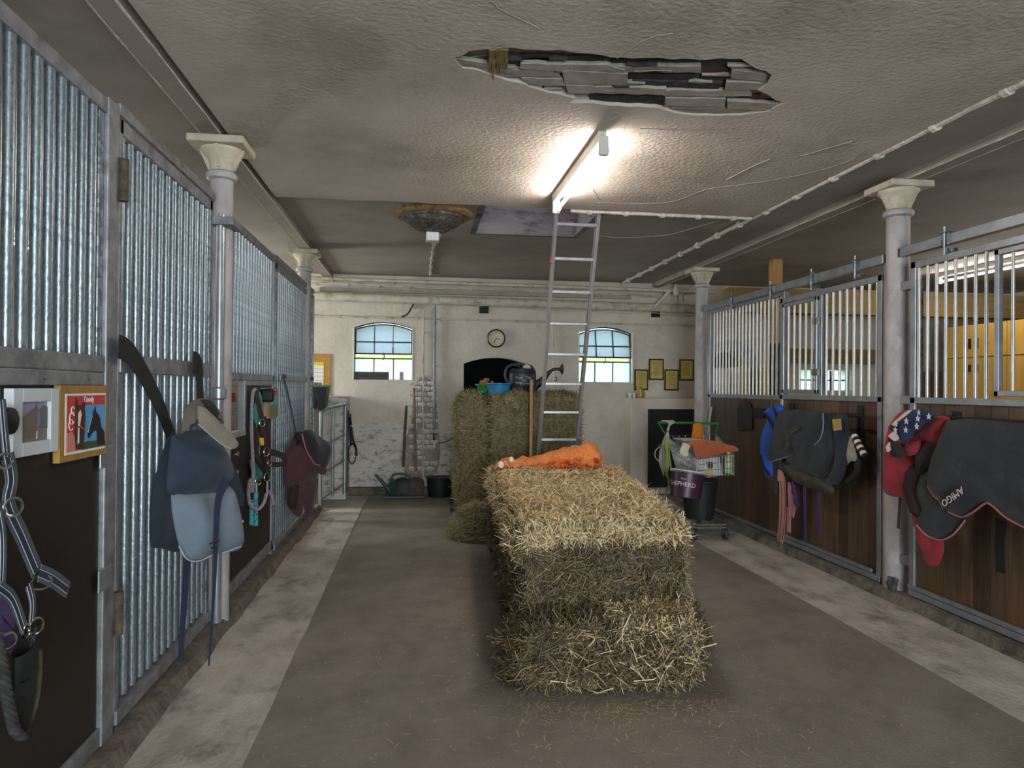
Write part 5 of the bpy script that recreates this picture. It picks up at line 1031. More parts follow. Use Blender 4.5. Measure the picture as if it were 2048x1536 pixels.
text('Dandy', 0.032, U(0.53, 0.925), (0, 1, 0), (0, 0, 1), 'flag_white', ps); text('~~~~~~', 0.014, U(0.9, 0.92), (0, 1, 0), (0, 0, 1), 'red_light', ps, 'flourish'); text('~~~~~~', 0.014, U(0.9, 0.87), (0, 1, 0), (0, 0, 1), 'red_light', ps, 'flourish')
for u, v, R_ in ((0.1, 0.6, 0.022), (0.08, 0.48, 0.02), (0.12, 0.74, 0.014)): MB().tube([Vector(U(u, v)) + Vector((0, R_ * 0.8 * math.cos(a), R_ * math.sin(a))) for a in np.linspace(0.4, 5.6, 14)], 0.002, 5).build('flourish', 'flag_white', ps)
# ---- tack hanging at the very left
A1 = XL + 0.06
t = thing('head_collar', 'grey webbing head collar with navy stripe hanging at the left edge', 'head collar', 'head collars')
def webbing(pxs, w, dx=0):
    o = strap(pxs, 0, A1 + dx, w, 'strap_grey', t, name='webbing'); strap([(a, b) for a, b in pxs], 0, A1 + dx + 0.005, w * 0.34, 'strap_navy', o, th=0.001, name='stripe')
    for s_ in (-0.21, 0.21):
        P = smoothpts(pl(pxs, 0, A1 + dx + 0.006), 5) if len(pxs) > 2 else pl(pxs, 0, A1 + dx + 0.006)
        Q = []
        for i, p in enumerate(P): d = (P[min(i + 1, len(P) - 1)] - P[max(i - 1, 0)]); sd = d.cross(Vector((1, 0, 0))).normalized(); Q.append(p + sd * w * s_)
        tube('stripe_edge', Q, 0.0014, 'piping_pale', o, n=5)
webbing([(14, 912), (22, 960), (16, 1010), (44, 1075), (72, 1142)], 0.062); webbing([(78, 1146), (105, 1158), (135, 1180)], 0.055, 0.03); webbing([(56, 1170), (64, 1205), (62, 1245)], 0.034, 0.01); webbing([(-4, 1175), (25, 1200), (46, 1258)], 0.04, 0.015); webbing([(-6, 1010), (4, 1080), (2, 1170)], 0.035, 0.01); webbing([(2, 800), (6, 850), (12, 915)], 0.035)
ring(10, 922, 0, A1 + 0.015, 0.022, 0.0045, t, tilt=0.4); ring(26, 1014, 0, A1 + 0.015, 0.026, 0.005, t, tilt=0.5); ring(72, 1252, 0, A1 + 0.02, 0.024, 0.004, t, tilt=0.4); ring(52, 1262, 0, A1 + 0.02, 0.02, 0.004, t); ring(82, 1165, 0, A1 + 0.02, 0.022, 0.004, t, tilt=1)
MB().lathe([(0.03, 0), (0.045, 0.03), (0.04, 0.07), (0, 0.08)], 14, Matrix.Translation(at(-26, 842, 0, XL - 0.012)) @ Matrix.Rotation(math.pi / 2, 4, 'Y')).build('hook', 'black_iron', t, smooth=True)
t = thing('head_collar', 'purple webbing head collar behind the grey one at the left edge', 'head collar', 'head collars')
strap([(-5, 1208), (15, 1225), (30, 1246)], 0, A1 + 0.012, 0.04, 'purple', t); strap([(-5, 1255), (14, 1275), (26, 1292)], 0, A1 + 0.012, 0.05, 'purple', t); ring(16, 1282, 0, A1 + 0.03, 0.022, 0.0045, t, tilt=0.5); strap([(-5, 1240), (2, 1260), (4, 1285)], 0, A1 + 0.01, 0.03, 'purple', t)
t = thing('brushing_boot', 'black horse boot with fleece lining hanging at the left edge', 'boot')
a = at(44, 1292, 0, A1 + 0.03); b = at(40, 1462, 0, A1 + 0.03); mb = MB(); n_ = 16; rows = [(0, 0.056), (0.15, 0.055), (0.5, 0.052), (0.8, 0.04), (1, 0.026)]
mb.v = [tuple(a.lerp(b, s_) + Vector((0.45 * r_ * math.cos(2 * math.pi * j / n_) + 0.01, r_ * math.sin(2 * math.pi * j / n_), -0.05 * s_ * 0 + (0.015 * math.sin(2 * math.pi * j / n_) if s_ == 0 else 0)))) for s_, r_ in rows for j in range(n_)]
mb.f = [(i * n_ + j, i * n_ + (j + 1) % n_, (i + 1) * n_ + (j + 1) % n_, (i + 1) * n_ + j) for i in range(len(rows) - 1) for j in range(n_)] + [tuple((len(rows) - 1) * n_ + j for j in range(n_))]
mb.build('shell', 'boot_black', t, smooth=True, fix=False)
cord([(78, 1300), (76, 1360), (70, 1405), (58, 1440), (44, 1465)], 0, A1 + 0.03, 0.011, 'fleece_beige', t, 'fleece_edge'); strap([(38, 1372), (58, 1362)], 0, A1 + 0.06, 0.012, 'strap_black', t); strap([(40, 1405), (56, 1398)], 0, A1 + 0.055, 0.012, 'strap_black', t); cord([(72, 1255), (66, 1275), (60, 1295)], 0, A1 + 0.03, 0.004, 'rope_dark', t)
t = thing('lead_rope', 'dark twisted rope hanging at the lower left edge', 'rope', 'lead ropes')
P = smoothpts(pl([(-6, 1270), (4, 1330), (16, 1400), (30, 1460), (46, 1474)], 0, A1 + 0.07), 14)
for k in range(3):
    Q = []
    for i, p in enumerate(P): an = i * 0.75 + k * 2.094; Q.append(p + Vector((math.cos(an), math.sin(an), 0)) * 0.008)
    tube('strand', Q, 0.0095, 'rope_dark', t, n=6)
# ---- far panel: leather head collar, ropes, little pictures
A2 = XL + 0.02
t = thing('picture_frame', 'small wooden framed picture beside the leather head collar', 'picture'); A = at(534, 838, 0, XL); B = at(553, 776, 0, XL)
box('frame', (XL - 0.01, A.y, A.z), (XL + 0.014, B.y - 0.02, B.z), 'frame_wood', t, bevel=0.003); zz = (B.z - A.z); y0_, y1_ = A.y + 0.03, B.y - 0.05
for z0, z1, m in ((0.08, 0.45, 'poster_green'), (0.45, 0.72, 'poster_blue'), (0.72, 0.93, 'poster_pink')): box('print', (XL + 0.012, y0_, A.z + zz * z0), (XL + 0.0155, y1_, A.z + zz * z1), m, t)
A = at(524, 834, 0, XL); B = at(533, 776, 0, XL); tag(box('card', (XL - 0.01, A.y, A.z), (XL + 0.004, B.y, B.z), 'pink_card'), 'plain pinkish card between rope and small picture', 'card')
QH = Oblique(-1.25, 5.65, 0.5, 1)
t = thing('head_collar', 'brown leather head collar hanging on the far brown board', 'head collar', 'head collars'); v = 0.03
strap([(511, 779), (516, 805), (525, 843)], QH, v, 0.05, 'leather', t); strap([(522, 850), (532, 890), (536, 912)], QH, v, 0.05, 'leather', t); strap([(519, 852), (512, 878), (514, 912), (528, 934)], QH, v - 0.01, 0.045, 'leather', t); strap([(533, 905), (534, 930), (533, 950)], QH, v + 0.005, 0.045, 'leather', t)
strap([(538, 904), (556, 908), (572, 916)], QH, v + 0.01, 0.05, 'leather', t); strap([(572, 916), (570, 926), (556, 929), (540, 928)], QH, v + 0.005, 0.04, 'leather', t)
ring(524, 846, QH, v + 0.01, 0.03, 0.006, t); ring(533, 904, QH, v + 0.01, 0.032, 0.006, t); ring(534, 955, QH, v + 0.01, 0.034, 0.006, t); ring(539, 926, QH, v + 0.01, 0.022, 0.005, t)
cloth('name_tag', [(519, 877), (526, 876), (527, 889), (522, 890)], QH, v + 0.01, 1, 'tag_yellow', t, bulge=0.005, fold=0, step=0.02)
c = at(525, 792, 0, XL); box('hook', (XL - 0.01, c.y - 0.05, c.z - 0.05), (XL + 0.09, c.y + 0.05, c.z + 0.06), 'black_iron', t, bevel=0.02)
t = thing('lead_rope', 'speckled grey lead rope looped beside the leather head collar', 'rope', 'lead ropes')
cord([(511, 778), (505, 790), (503, 860), (506, 930), (505, 985), (500, 960), (497, 990), (502, 1012), (515, 1019), (528, 1005), (533, 988), (540, 984), (545, 1000), (546, 1010)], QH, v + 0.02, 0.014, 'rope_grey', t, 'rope'); MB().tube(pl([(534, 962), (533, 985)], QH, v + 0.02), 0.016, 8).build('snap', 'chrome', t, smooth=True)
t = thing('lead_rope', 'turquoise flecked lead rope with two hanging ends', 'rope', 'lead ropes')
cord([(512, 985), (511, 1010), (512, 1051)], QH, v, 0.017, 'rope_teal', t, 'rope'); cord([(504, 1000), (503, 1020), (503, 1050)], QH, v, 0.017, 'rope_teal', t, 'rope'); MB().tube(pl([(512, 965), (512, 985)], QH, v), 0.017, 8).build('snap', 'chrome', t, smooth=True); ring(516, 962, QH, v, 0.03, 0.005, t)
t = thing('head_collar', 'turquoise padded head collar behind the leather one', 'head collar', 'head collars')
cloth('padding', [(514, 780), (522, 790), (526, 835), (514, 850), (508, 830)], 0, XL + 0.015, 1, 'teal', t, bulge=0.02, fold=0.004); cloth('padding', [(499, 920), (510, 925), (524, 945), (521, 960), (508, 958)], 0, XL + 0.015, 1, 'teal', t, bulge=0.03, fold=0.004); strap([(512, 850), (518, 880), (518, 915)], 0, XL + 0.02, 0.035, 'teal', t)
QM = Oblique(-1.25, 6.95, 0.45, 1)
# ---- maroon rug
t = thing('horse_rug', 'maroon horse rug with black fleece on the far bar door', 'horse rug', 'horse rugs on the left'); v = 0.02
cloth('hanging_part', [(576, 955), (632, 950), (630, 1000), (622, 1032), (612, 1030), (606, 1005), (600, 1033), (586, 1026), (573, 1002)], QM, v, 1, 'maroon', t, bulge=0.06, fold=0.02, freq=16, seed=3)
cloth('dark_lining', [(585, 968), (597, 966), (592, 1015), (578, 1010)], QM, v + 0.05, 1, 'maroon_dark', t, bulge=0.03, fold=0.004)
cloth('front_part', [(590, 866), (572, 915), (569, 945), (572, 972), (600, 970), (632, 962), (628, 910), (612, 866)], QM, v + 0.05, 1, 'maroon', t, bulge=0.12, fold=0.015, freq=12, w=0.12, seed=5)
cloth('fleece_part', [(603, 864), (620, 860), (645, 878), (661, 892), (656, 930), (645, 942), (628, 928), (612, 900)], QM, v + 0.14, 1, 'fleece_black', t, bulge=0.09, fold=0.01, freq=14, w=0.1, seed=6)
cord([(604, 868), (612, 898), (628, 926), (640, 930)], QM, v + 0.22, 0.007, 'piping_pink', t, 'piping'); cord([(661, 892), (657, 915), (652, 938)], QM, v + 0.16, 0.007, 'piping_pink', t, 'piping'); cloth('hem', [(632, 928), (652, 935), (650, 948), (636, 946)], QM, v + 0.15, 1, 'maroon', t, bulge=0.04, fold=0.004)
strap([(567, 756), (578, 800), (592, 868)], 0, XL + 0.035, 0.05, 'strap_grey', t); strap([(592, 866), (597, 890)], QM, v + 0.16, 0.06, 'strap_black', t)
# ================================================================= right wall of doors
B0 = XR + 0.055
t = thing('plaque', 'black arched plaque on the right fixed plank panel', 'plaque'); P = pl([(1477, 861), (1477, 818), (1481, 806), (1490, 799), (1500, 805), (1506, 817), (1506, 860)], 0, B0); MB().prism(P, (-0.015, 0, 0)).build('plate', 'plaque_black', t, bevel=0.003)
for k in range(3):
    c = at(1491, 825 + k * 8, 0, B0 - 0.016); box('engraved_line', (c.x, c.y - 0.07, c.z - 0.004), (c.x + 0.002, c.y + 0.07, c.z + 0.004), 'ink', t)
P = pl([(1507, 817), (1529, 817), (1529, 836), (1507, 834)], 0, B0); tag(MB().prism(P, (-0.012, 0, 0)).build('card', 'strap_black'), 'small black card right of the arched plaque', 'card')
# rack and rugs on the far sliding door
BR = XR - 0.16
t = thing('rug_rack', 'black iron rug rack bolted to the far sliding door', 'rug rack', 'rug racks')
pa = at(1545, 826, 0, BR); pb = at(1722, 832, 0, BR); MB().tube([pa, pb], 0.014, 10).build('bar', 'black_iron', t, smooth=True)
for px_, py_ in ((1583, 812), (1720, 818)):
    c = at(px_, py_, 0, XR); q = Vector((BR, c.y, pa.z + (pb.z - pa.z) * (0.2 if px_ < 1600 else 1)))
    MB().tube([q, Vector((XR + 0.004, c.y, q.z))], 0.012, 8).build('arm', 'black_iron', t, smooth=True); box('wall_plate', (XR - 0.006, c.y - 0.03, c.z - 0.36 if px_ > 1600 else c.z - 0.08), (XR + 0.006, c.y + 0.03, c.z + 0.03), 'black_iron', t, bevel=0.004)
V = BR + 0.02
t = thing('horse_rug', 'bright blue horse rug edge hanging left of the black rug', 'horse rug', 'horse rugs on the right')
cloth('blue_part', [(1527, 824), (1545, 812), (1556, 808), (1568, 815), (1562, 835), (1548, 880), (1543, 925), (1545, 950), (1532, 952), (1522, 915), (1524, 868), (1536, 838)], 0, V - 0.02, -1, 'blue_bright', t, bulge=0.035, fold=0.01, freq=20, seed=2)
strap([(1530, 826), (1544, 850), (1548, 868)], 0, V - 0.062, 0.03, 'strap_black', t, -1); strap([(1546, 812), (1552, 830), (1556, 842)], 0, V - 0.062, 0.02, 'strap_black', t, -1); strap([(1521, 910), (1528, 935), (1540, 950)], 0, V - 0.05, 0.03, 'strap_black', t, -1); strap([(1532, 950), (1530, 1000)], 0, V, 0.012, 'strap_black', t, -1)
t = thing('horse_rug', 'big black horse rug folded over the rack on the far sliding door', 'horse rug', 'horse rugs on the right')
cloth('lower_lining', [(1566, 915), (1600, 935), (1640, 945), (1668, 980), (1655, 988), (1620, 976), (1585, 960), (1564, 935)], 0, V - 0.02, -1, 'rug_olive', t, bulge=0.05, fold=0.008, seed=9)
cloth('under_part', [(1590, 830), (1655, 826), (1668, 860), (1674, 900), (1662, 938), (1642, 956), (1612, 945), (1575, 922)], 0, V - 0.05, -1, 'rug_black', t, bulge=0.07, fold=0.012, freq=14, seed=4)
cloth('top_flap', [(1560, 823), (1600, 819), (1646, 824), (1646, 858), (1636, 884), (1604, 903), (1570, 915), (1546, 922), (1536, 915), (1544, 870), (1552, 838)], 0, V - 0.09, -1, 'rug_black', t, bulge=0.07, fold=0.012, freq=12, ang=80, w=0.07, seed=3)
cord([(1646, 826), (1646, 858), (1636, 884), (1604, 903), (1570, 915), (1546, 922)], 0, V - 0.10, 0.006, 'rug_grey', t, 'piping'); cord([(1674, 880), (1672, 915), (1660, 940), (1642, 956)], 0, V - 0.07, 0.005, 'rug_olive', t, 'piping')
cloth('dirt_mark', [(1566, 868), (1590, 852), (1600, 856), (1580, 872), (1578, 895), (1570, 898), (1572, 872)], 0, V - 0.165, -1, 'rug_olive', t, bulge=0.002, fold=0, step=0.02, back=0.0)
strap([(1552, 925), (1553, 960), (1551, 988)], 0, V, 0.08, 'rug_dark_blue', t, -1); strap([(1576, 925), (1574, 970), (1575, 1014)], 0, V - 0.04, 0.028, 'strap_black', t, -1)
t = thing('horse_rug', 'dark navy horse rug with gold patch on the right half of the rack', 'horse rug', 'horse rugs on the right')
cloth('navy_part', [(1660, 830), (1692, 829), (1697, 850), (1695, 900), (1692, 935), (1680, 964), (1656, 970), (1640, 958), (1664, 938), (1674, 900), (1668, 860)], 0, V - 0.03, -1, 'rug_dark_blue', t, bulge=0.06, fold=0.012, freq=18, seed=7)
cloth('patch', [(1665, 839), (1681, 837), (1683, 860), (1668, 862)], 0, V - 0.088, -1, 'patch_gold', t, bulge=0.006, fold=0, step=0.02, smoothb=False); cloth('fleece', [(1697, 862), (1706, 885), (1713, 912), (1711, 922), (1702, 922), (1693, 930), (1694, 905)], 0, V - 0.01, -1, 'fleece_pale', t, bulge=0.05, fold=0.01, seed=8)
t = thing('lead_rope', 'black and white rope hanging at the right end of the rack', 'rope', 'lead ropes')
P = smoothpts(pl([(1706, 868), (1714, 882), (1722, 898), (1731, 914)], 0, V), 3)
for i in range(len(P) - 1): MB().tube([P[i], P[i + 1]], 0.026, 8).build('rope', 'flag_white' if i % 2 else 'strap_black', t, smooth=True)
cord([(1706, 880), (1716, 920), (1712, 950), (1695, 962)], 0, V + 0.02, 0.03, 'strap_black', t, 'rope')
t = thing('girth_strap', 'long salmon pink elastic strap hanging below the black rug', 'strap', 'straps under the rack')
strap([(1556, 950), (1564, 958), (1566, 1000), (1564, 1050), (1560, 1083)], 0, V - 0.01, 0.11, 'pink_strap', t, -1); 
for s_ in (-3.5, 3.5): cord([(1565 + s_, 962), (1567 + s_, 1000), (1565 + s_, 1050), (1561 + s_, 1080)], 0, V - 0.016, 0.0025, 'leather', t, 'stitch_line')
t = thing('girth_strap', 'short narrow salmon pink strap right of the long one', 'strap', 'straps under the rack'); strap([(1580, 965), (1579, 1020), (1578, 1064)], 0, V, 0.06, 'pink_strap', t, -1); strap([(1584, 990), (1588, 1010), (1584, 1032)], 0, V + 0.01, 0.07, 'pink_strap', t, -1)
t = thing('ribbon', 'violet ribbon loop with pale end below the black rug', 'ribbon', 'violet ribbons'); strap([(1584, 965), (1590, 985), (1591, 1005), (1597, 1014)], 0, V - 0.01, 0.055, 'purple_tie', t, -1)
for a_, b_, c_, lb in (((1609, 962), (1610, 1030), (1611, 1082), 'thin dark violet ribbon hanging under the middle of the black rug'), ((1635, 965), (1638, 1030), (1639, 1070), 'violet ribbon hanging furthest right under the black rug')):
    t = thing('ribbon', lb, 'ribbon', 'violet ribbons'); strap([a_, b_, c_], 0, V, 0.035, 'purple_tie', t, -1)
# rack and rugs on the near sliding door
t = thing('rug_rack', 'black iron rug rack bolted to the near sliding door', 'rug rack', 'rug racks'); BN = XR - 0.17
pa = at(1858, 834, 0, BN); pb = Vector((BN, 3.0, pa.z)); MB().tube([pa, pb], 0.014, 10).build('bar', 'black_iron', t, smooth=True)
for y in (pa.y - 0.03, 3.15): MB().tube([(BN, y, pa.z), (XR + 0.004, y, pa.z)], 0.012, 8).build('arm', 'black_iron', t, smooth=True); box('wall_plate', (XR - 0.006, y - 0.03, pa.z - 0.3), (XR + 0.006, y + 0.03, pa.z + 0.04), 'black_iron', t, bevel=0.004)
V = BN + 0.02
t = thing('horse_rug', 'red horse rug with blue lining bunched at the near right column', 'horse rug', 'horse rugs on the right')
cloth('tongue', [(1824, 1028), (1850, 1050), (1885, 1080), (1882, 1120), (1868, 1133), (1852, 1122), (1836, 1082)], 0, V + 0.02, -1, 'red_cloth', t, bulge=0.05, fold=0.01, seed=1)
cloth('left_part', [(1776, 880), (1812, 886), (1838, 920), (1836, 960), (1815, 985), (1800, 994), (1774, 988), (1770, 965)], 0, V - 0.03, -1, 'red_cloth', t, bulge=0.07, fold=0.012, freq=20, seed=2); cloth('dark_fold', [(1802, 915), (1818, 925), (1838, 940), (1830, 990), (1850, 1035), (1822, 1025), (1812, 990), (1805, 960)], 0, V - 0.06, -1, 'maroon_dark', t, bulge=0.05, fold=0.012, seed=3)
cloth('upper_part', [(1808, 908), (1820, 880), (1845, 850), (1872, 832), (1900, 838), (1888, 868), (1872, 886), (1840, 882), (1826, 912)], 0, V - 0.08, -1, 'red_cloth', t, bulge=0.06, fold=0.008, seed=4); cloth('under_fold', [(1826, 905), (1845, 880), (1882, 876), (1862, 930), (1838, 950)], 0, V - 0.07, -1, 'maroon_dark', t, bulge=0.05, fold=0.01, seed=5); strap([(1801, 995), (1799, 1025), (1797, 1057)], 0, V, 0.028, 'maroon', t, -1)
cloth('collar', [(1812, 884), (1840, 882), (1832, 908), (1810, 908)], 0, V - 0.12, -1, 'red_cloth', t, bulge=0.03, fold=0.004)
t = thing('flag_cap', 'stars and stripes patterned cap on top of the red rug', 'cap'); v = V - 0.13
cloth('striped_side', [(1778, 853), (1790, 836), (1803, 824), (1830, 819), (1834, 826), (1800, 850), (1792, 866), (1775, 905), (1769, 898), (1774, 872)], 0, v, -1, 'red_flag', t, bulge=0.04, fold=0.004, seed=3)
for q in ([(1784, 848), (1812, 824), (1822, 822), (1792, 850)], [(1777, 872), (1790, 862), (1800, 874), (1790, 882)], [(1772, 894), (1780, 884), (1784, 896), (1776, 904)]): cloth('white_stripe', q, 0, v - 0.04, -1, 'flag_white', t, bulge=0.006, fold=0, step=0.02)
cloth('blue_field', [(1778, 855), (1800, 838), (1830, 820), (1850, 820), (1872, 826), (1850, 848), (1828, 866), (1808, 888), (1796, 872)], 0, v - 0.03, -1, 'flag_blue', t, bulge=0.05, fold=0.004, seed=4)
cloth('dark_brim', [(1776, 876), (1788, 880), (1808, 900), (1800, 916), (1784, 908)], 0, v - 0.03, -1, 'cap_dark', t, bulge=0.03, fold=0.004)
for sx_, sy_, R_ in ((1813, 842, 0.024), (1791, 860, 0.022), (1836, 837, 0.023), (1834, 853, 0.023), (1812, 860, 0.023), (1838, 825, 0.018), (1858, 833, 0.022), (1792, 848, 0.02)):
    c = at(sx_, sy_, 0, v - 0.084); MB().prism([c + Vector((0, (R_ if k % 2 == 0 else R_ * 0.42) * math.sin(k * math.pi / 5), (R_ if k % 2 == 0 else R_ * 0.42) * math.cos(k * math.pi / 5))) for k in range(10)], (-0.004, 0, 0)).build('star', 'flag_white', t)
t = thing('horse_rug', 'black horse rug with pink piping draped over the near right rack', 'horse rug', 'horse rugs on the right')
cloth('lower_flap', [(1842, 955), (1862, 945), (1900, 1010), (1930, 1040), (1905, 1070), (1880, 1080), (1852, 1070), (1833, 1050), (1846, 1012), (1836, 990)], 0, V - 0.08, -1, 'rug_black2', t, bulge=0.05, fold=0.01, freq=20, seed=2)
cloth('main_part', [(1892, 842), (1930, 838), (1980, 842), (2060, 848), (2160, 855), (2170, 1110), (2110, 1085), (2050, 1056), (2010, 1034), (1985, 1012), (1970, 1007), (1946, 1024), (1922, 1034), (1900, 1026), (1878, 1000), (1856, 972), (1860, 930), (1874, 890)], 0, V - 0.10, -1, 'rug_black2', t, bulge=0.10, fold=0.014, freq=9, ang=84, w=0.1, seed=5, step=0.035)
cord([(1833, 1050), (1852, 1070), (1880, 1080), (1905, 1070), (1930, 1041)], 0, V - 0.10, 0.006, 'piping_pink', t, 'piping'); cord([(1855, 972), (1866, 990), (1877, 1000)], 0, V - 0.12, 0.006, 'piping_pink', t, 'piping'); cord([(1897, 1024), (1922, 1034), (1946, 1024), (1970, 1007), (1985, 1012), (2010, 1034), (2050, 1056), (2110, 1085)], 0, V - 0.12, 0.006, 'piping_pink', t, 'piping')
v = V - 0.215; P = pl([(1918, 974), (1932, 985), (1895, 1014), (1879, 1000)], 0, v); MB().prism(P, (-0.003, 0, 0)).build('name_label', 'maroon_dark', t)
c = (P[0] + P[1] + P[2] + P[3]) / 4; dx_ = ((P[3] + P[2]) - (P[0] + P[1])).normalized(); dy_ = ((P[0] + P[3]) - (P[1] + P[2])); text('AMIGO', 0.062, c + Vector((-0.0045, 0, 0)), dx_, -dy_, 'flag_white', t, ext=0.001)
c = at(1882, 1008, 0, v + 0.03); MB().tube([c + Vector((0, a, b)) for a, b in ((0.03, 0.035), (-0.02, -0.03), (-0.035, -0.02), (0.015, 0.045))], 0.004, 6, closed=True).build('buckle', 'chrome', t)
strap([(2004, 1040), (2000, 1090), (2002, 1146)], 0, V + 0.03, 0.07, 'strap_black', t, -1)
# ================================================================= shopping trolley and its load
t = thing('shopping_trolley', 'old wire shopping trolley with green handle by the right column', 'shopping trolley')
F = dict(ftl=at(1397, 918, 1, 7.15), ftr=at(1468, 908, 1, 7.15), fbl=at(1397, 953, 1, 7.15), fbr=at(1468, 951, 1, 7.15), btl=at(1333, 872, 1, 7.9), btr=at(1431, 868, 1, 7.9), bbl=at(1352, 935, 1, 7.85), bbr=at(1428, 935, 1, 7.85))
def grid(name, a, b, c, d, nu, nv, r=0.0022):
    """wire mesh between corners a-b (top) and d-c (bottom)"""
    m = MB()
    for i in range(nu + 1): s_ = i / nu; m.tube([a.lerp(b, s_), d.lerp(c, s_)], r, 5)
    for j in range(nv + 1): s_ = j / nv; m.tube([a.lerp(d, s_), b.lerp(c, s_)], r * 1.4, 5)
    return stuff(m.build(name, 'wire', t))
grid('front_mesh', F['ftl'], F['ftr'], F['fbr'], F['fbl'], 12, 3); grid('side_mesh', F['btl'], F['ftl'], F['fbl'], F['bbl'], 26, 4); grid('side_mesh', F['btr'], F['ftr'], F['fbr'], F['bbr'], 26, 4); grid('floor_mesh', F['bbl'], F['bbr'], F['fbr'], F['fbl'], 12, 14); grid('back_mesh', F['btl'], F['btr'], F['bbr'], F['bbl'], 8, 4)
MB().tube([F['btl'], F['ftl'], F['ftr'], F['btr']], 0.006, 8).build('rim', 'wire', t, smooth=True)
hl = at(1316, 845, 1, 8.0); hr = at(1436, 847, 1, 8.0)
MB().tube([hl, hr], 0.015, 10).build('handle', 'cart_green', t, smooth=True)
for a, b in ((hl, F['btl']), (hr, F['btr'])): MB().tube([a, b], 0.01, 8).build('handle_arm', 'cart_green', t, smooth=True)
cx0, cx1 = at(1388, 1050, 1, 6.95).x, at(1458, 1050, 1, 6.95).x; zb_ = 0.17
fr = [Vector((cx0, 7.75, zb_)), Vector((cx0, 6.98, zb_)), Vector((cx0 + 0.04, 6.93, zb_)), Vector((cx1 - 0.04, 6.93, zb_)), Vector((cx1, 6.98, zb_)), Vector((cx1, 7.75, zb_))]
MB().tube(fr, 0.011, 8).build('chassis', 'wire', t, smooth=True); MB().tube([p + Vector((0, 0, -0.03)) for p in fr], 0.008, 8).build('chassis', 'wire', t, smooth=True)
for s_, k in ((cx0, 'bbl'), (cx1, 'bbr')): MB().tube(smoothpts([Vector((s_, 7.75, zb_)), Vector((s_, 7.85, 0.3)), F[k]], 4), 0.011, 8).build('upright', 'wire', t, smooth=True)
grid('lower_tray', Vector((cx0, 7.7, zb_)), Vector((cx1, 7.7, zb_)), Vector((cx1, 6.95, zb_)), Vector((cx0, 6.95, zb_)), 10, 3, 0.003)
for wx in (cx0 + 0.03, cx1 - 0.02):
    for wy in (7.0, 7.7):
        w_ = MB().lathe([(0.018, -0.018), (0.052, -0.016), (0.06, -0.006), (0.06, 0.006), (0.052, 0.016), (0.018, 0.018)], 18, Matrix.Translation((wx, wy, 0.0615)) @ Matrix.Rotation(math.pi / 2, 4, 'Y')).build('wheel', 'wheel', t, smooth=True)
        MB().box((wx - 0.024, wy - 0.02, 0.06), (wx - 0.02, wy + 0.02, 0.14)).box((wx + 0.02, wy - 0.02, 0.06), (wx + 0.024, wy + 0.02, 0.14)).build('fork', 'wire', w_)
t = thing('dustbin', 'dark grey plastic bin standing on the lower tray of the trolley', 'bin'); bc = ((cx0 + cx1) / 2, 7.28)
MB().lathe([(0.15, zb_ + 0.012), (0.185, 0.56), (0.195, 0.57), (0.195, 0.59), (0.18, 0.59), (0.145, zb_ + 0.03), (0, zb_ + 0.03)], 24, Matrix.Translation((bc[0] + 0.0, bc[1], 0)), sy=1.1).build('body', 'dark_bin', t, smooth=True); MB().tube([(bc[0] + 0.03 + 0.025 * math.cos(a), 7.08 - 0.02, zb_ + 0.04 + 0.025 * math.sin(a)) for a in np.linspace(0, 6.28, 12, endpoint=False)], 0.006, 6, closed=True).build('loop', 'black_plastic', t)
# purple bucket hanging tilted on the left front corner
t = thing('bucket', 'dark purple bucket with white rim hanging on the trolley', 'bucket', 'buckets'); c = at(1372, 968, 1, 7.0)
Mb = Matrix.Translation((c.x, 6.98, c.z)) @ Matrix.Rotation(math.radians(10), 4, 'Y') @ Matrix.Rotation(math.radians(-6), 4, 'X')
MB().lathe([(0.145, -0.14), (0.15, -0.135), (0.172, 0.13), (0.163, 0.13), (0.14, -0.125), (0, -0.125)], 32, Mb).build('body', 'purple_bucket', t, smooth=True); MB().lathe([(0.172, 0.11), (0.185, 0.115), (0.185, 0.135), (0.16, 0.138), (0.16, 0.13)], 32, Mb).build('rim', 'white_plastic', t, smooth=True)
MB().tube([Mb @ Vector((0.187 * math.cos(a), 0.187 * math.sin(a), 0.12 - 0.13 * math.sin(a) ** 2 * 0)) for a in np.linspace(-2.9, -0.2, 14)], 0.004, 6).build('bail', 'wire', t, smooth=True)
def wrap(s_, size, a0, z, m, name='lettering'):
    o = text(s_, size, (0, 0, 0), (1, 0, 0), (0, 1, 0), m, t, name, ext=0.0)
    for v_ in o.data.vertices:
        r_ = 0.1613 + (z + v_.co.y) * 0.083 + 0.002; an = a0 + v_.co.x / r_; v_.co = Mb @ Vector((r_ * math.cos(an), r_ * math.sin(an), z + v_.co.y))
    return o
wrap('SHEPHERD', 0.062, math.radians(-131), -0.01, 'flag_white'); wrap('Pure', 0.03, math.radians(-125), 0.045, 'flag_white')
